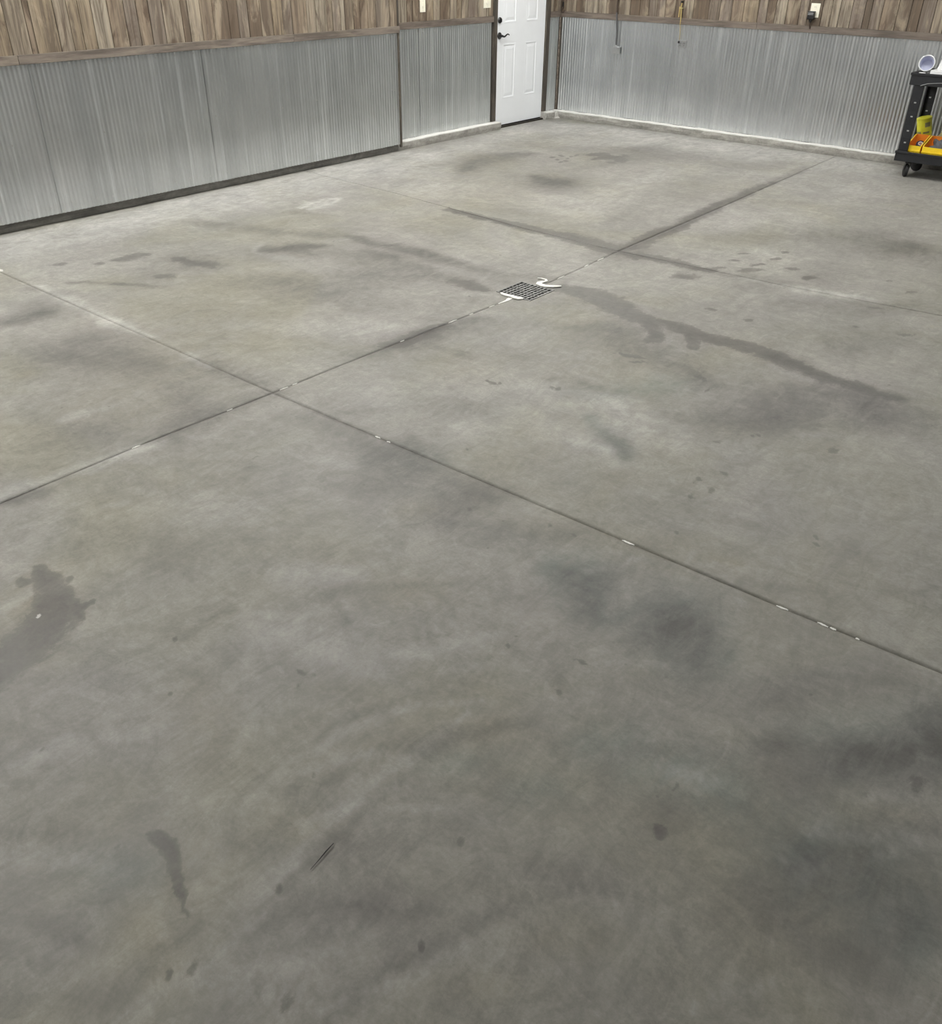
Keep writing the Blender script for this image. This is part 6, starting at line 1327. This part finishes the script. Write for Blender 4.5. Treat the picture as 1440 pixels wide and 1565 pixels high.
tb = thing('yellow_tub', (4.385, -.285, ZS), 'tilted yellow-green tub with a printed label behind the bins on the cart', 'container')
axis = Vector((-.22, -.14, 1)).normalized(); c0 = Vector((4.440, -.272, ZS + .018))
H = .265; R0 = .064
body = MB().lathe(c0, axis, [(0, R0 * .92), (.006, R0), (H, R0), (H + .004, R0 * .97)], 28).build('body', 'tub', tb)
MB().lathe(c0 + axis * (H + .0045), axis, [(0, R0 * 1.03), (.012, R0 * 1.03), (.015, R0 * .97), (.0155, R0 * .5)], 28).build('lid', 'tub', tb)
ref = Vector((0, -1, 0)); side = axis.cross(ref).normalized(); ref = side.cross(axis).normalized()
def label_patch(h0, h1, a0, a1, mat):
    mb = MB(); n = 8
    for k in range(n + 1):
        a = a0 + (a1 - a0) * k / n; d = ref * (-math.cos(a)) + side * math.sin(a)
        if d.y > 0: d = ref * math.cos(a) + side * math.sin(a)
        for h in (h0, h1):
            for rr in (R0 + .0003, R0 + .0012): mb.v.append(tuple(c0 + axis * h + d * rr))
    for k in range(n):
        b = k * 4
        mb.f += [(b, b + 4, b + 6, b + 2), (b + 1, b + 3, b + 7, b + 5), (b, b + 1, b + 5, b + 4), (b + 2, b + 6, b + 7, b + 3)]
    mb.f += [(0, 2, 3, 1), (n * 4, n * 4 + 1, n * 4 + 3, n * 4 + 2)]
    mb.build('printed_patch', mat, body)
label_patch(.205, .245, .35, 1.1, 'tubgrey'); label_patch(.15, .165, .1, .95, 'tubgrey'); label_patch(.115, .135, .0, .8, 'tubgrey'); label_patch(.11, .17, -.9, -.2, 'tubgrey')

def lump(name, c, rad, mat, seed, label, cat, sub=3):
    bm = bmesh.new(); bmesh.ops.create_icosphere(bm, subdivisions=sub, radius=1)
    r = random.Random(seed); ph = [(r.uniform(1.5, 4), r.uniform(1.5, 4), r.uniform(1.5, 4), r.uniform(0, 6)) for _ in range(5)]
    for v in bm.verts:
        s_ = 1 + sum(.09 * math.sin(a * v.co.x * 1.7 + b * v.co.y * 1.7 + g * v.co.z * 1.7 + p) for a, b, g, p in ph)
        z = max(v.co.z, -.55)
        v.co = Vector((v.co.x * rad[0] * s_, v.co.y * rad[1] * s_, z * rad[2] * s_))
    zmin = min(v.co.z for v in bm.verts)
    for v in bm.verts: v.co.z -= zmin; v.co.z = max(v.co.z, 0.0)
    me = bpy.data.meshes.new(name); bm.to_mesh(me); bm.free(); me.materials.append(M[mat])
    for p in me.polygons: p.use_smooth = True
    o = bpy.data.objects.new(name, me); o.location = c; COL.objects.link(o); return tag(o, label, cat)
lump('rag', (4.615, -.50, ZS + .0055), (.066, .075, .085), 'rag', 4, 'crumpled dark grey rag in the right yellow bin on the cart', 'rag')
lump('beige_cloth', (4.62, -.285, ZS + .0005), (.085, .055, .15), 'beige', 9, 'beige cloth heaped at the back of the lower cart shelf', 'cloth')
tr = thing('tape_roll', (4.445, -.46, ZS + .06), 'dark roll of tape with a pale core leaning in the left yellow bin', 'tape')
A = Vector((.15, -.55, .8)).normalized(); c = Vector((4.440, -.45, ZS + .078))
MB().lathe(c - A * .012, A, [(0, .022), (0, .036), (.003, .038), (.022, .038), (.025, .036), (.025, .022), (0, .022)], 28, False).build('tape', 'navy', tr)
MB().lathe(c - A * .0122, A, [(0, .0165), (0, .0218), (.0262, .0218), (.0262, .0165), (0, .0165)], 24, False).build('core', 'white', tr)

# white cup lying on its side, mouth toward the room, and a white carton
ZT = .8585
cp = thing('plastic_cup', (4.325, -.50, ZT), 'bluish white plastic cup lying on its side on the cart top', 'cup')
A = Vector((.18, -.93, .30)).normalized(); c = Vector((4.330, -.50, ZT + .075))
MB().lathe(c, A, [(-.075, .046), (-.072, .050), (.0, .060), (.028, .064), (.030, .067), (.034, .067), (.035, .062), (.026, .059), (.0, .056), (-.068, .046), (-.070, .0)], 36, False).build('cup_wall', 'white', cp)
MB().lathe(c, A, [(-.066, .0455), (-.060, .0475), (.018, .0582), (.018, .0565), (-.059, .045), (-.062, .0)], 30, False).build('inner_lining', 'bluewhite', cp)
MB().box(4.302, 4.352, -.582, -.548, ZT + .0005, ZT + .012).build('rim_tab', 'white', cp, .003)
wb = thing('white_carton', (4.50, -.42, ZT), 'white carton cut off by the right edge of the photo on top of the cart', 'carton')
MB().hexa([(4.385, -.54, ZT + .001), (4.72, -.54, ZT + .001), (4.385, -.30, ZT + .001), (4.72, -.30, ZT + .001),
           (4.385, -.54, ZT + .032), (4.72, -.54, ZT + .032), (4.385, -.30, ZT + .032), (4.72, -.30, ZT + .032)]).build('tray_base', 'white', wb, .004)
MB().hexa([(4.425, -.51, ZT + .033), (4.70, -.51, ZT + .033), (4.425, -.32, ZT + .033), (4.70, -.32, ZT + .033),
           (4.475, -.50, ZT + .24), (4.69, -.50, ZT + .24), (4.475, -.33, ZT + .24), (4.69, -.33, ZT + .24)]).build('body', 'white', wb, .004)

# ------------------------------------------------------------------ ceiling lamp fixtures
for (x, y, ln, wt, al, wh) in LAMPS:
    t = thing('ceiling_lamp', (x, y, CEIL), 'long white ceiling fixture above the ' + wh, 'lamp', 'ceiling lamps of the garage')
    hx, hy = (.09, ln / 2 + .03) if al else (ln / 2 + .03, .09)
    MB().box(x - hx, x + hx, y - hy, y + hy, CEIL - .06, CEIL - .001).build('housing', 'ceiling', t, .006)
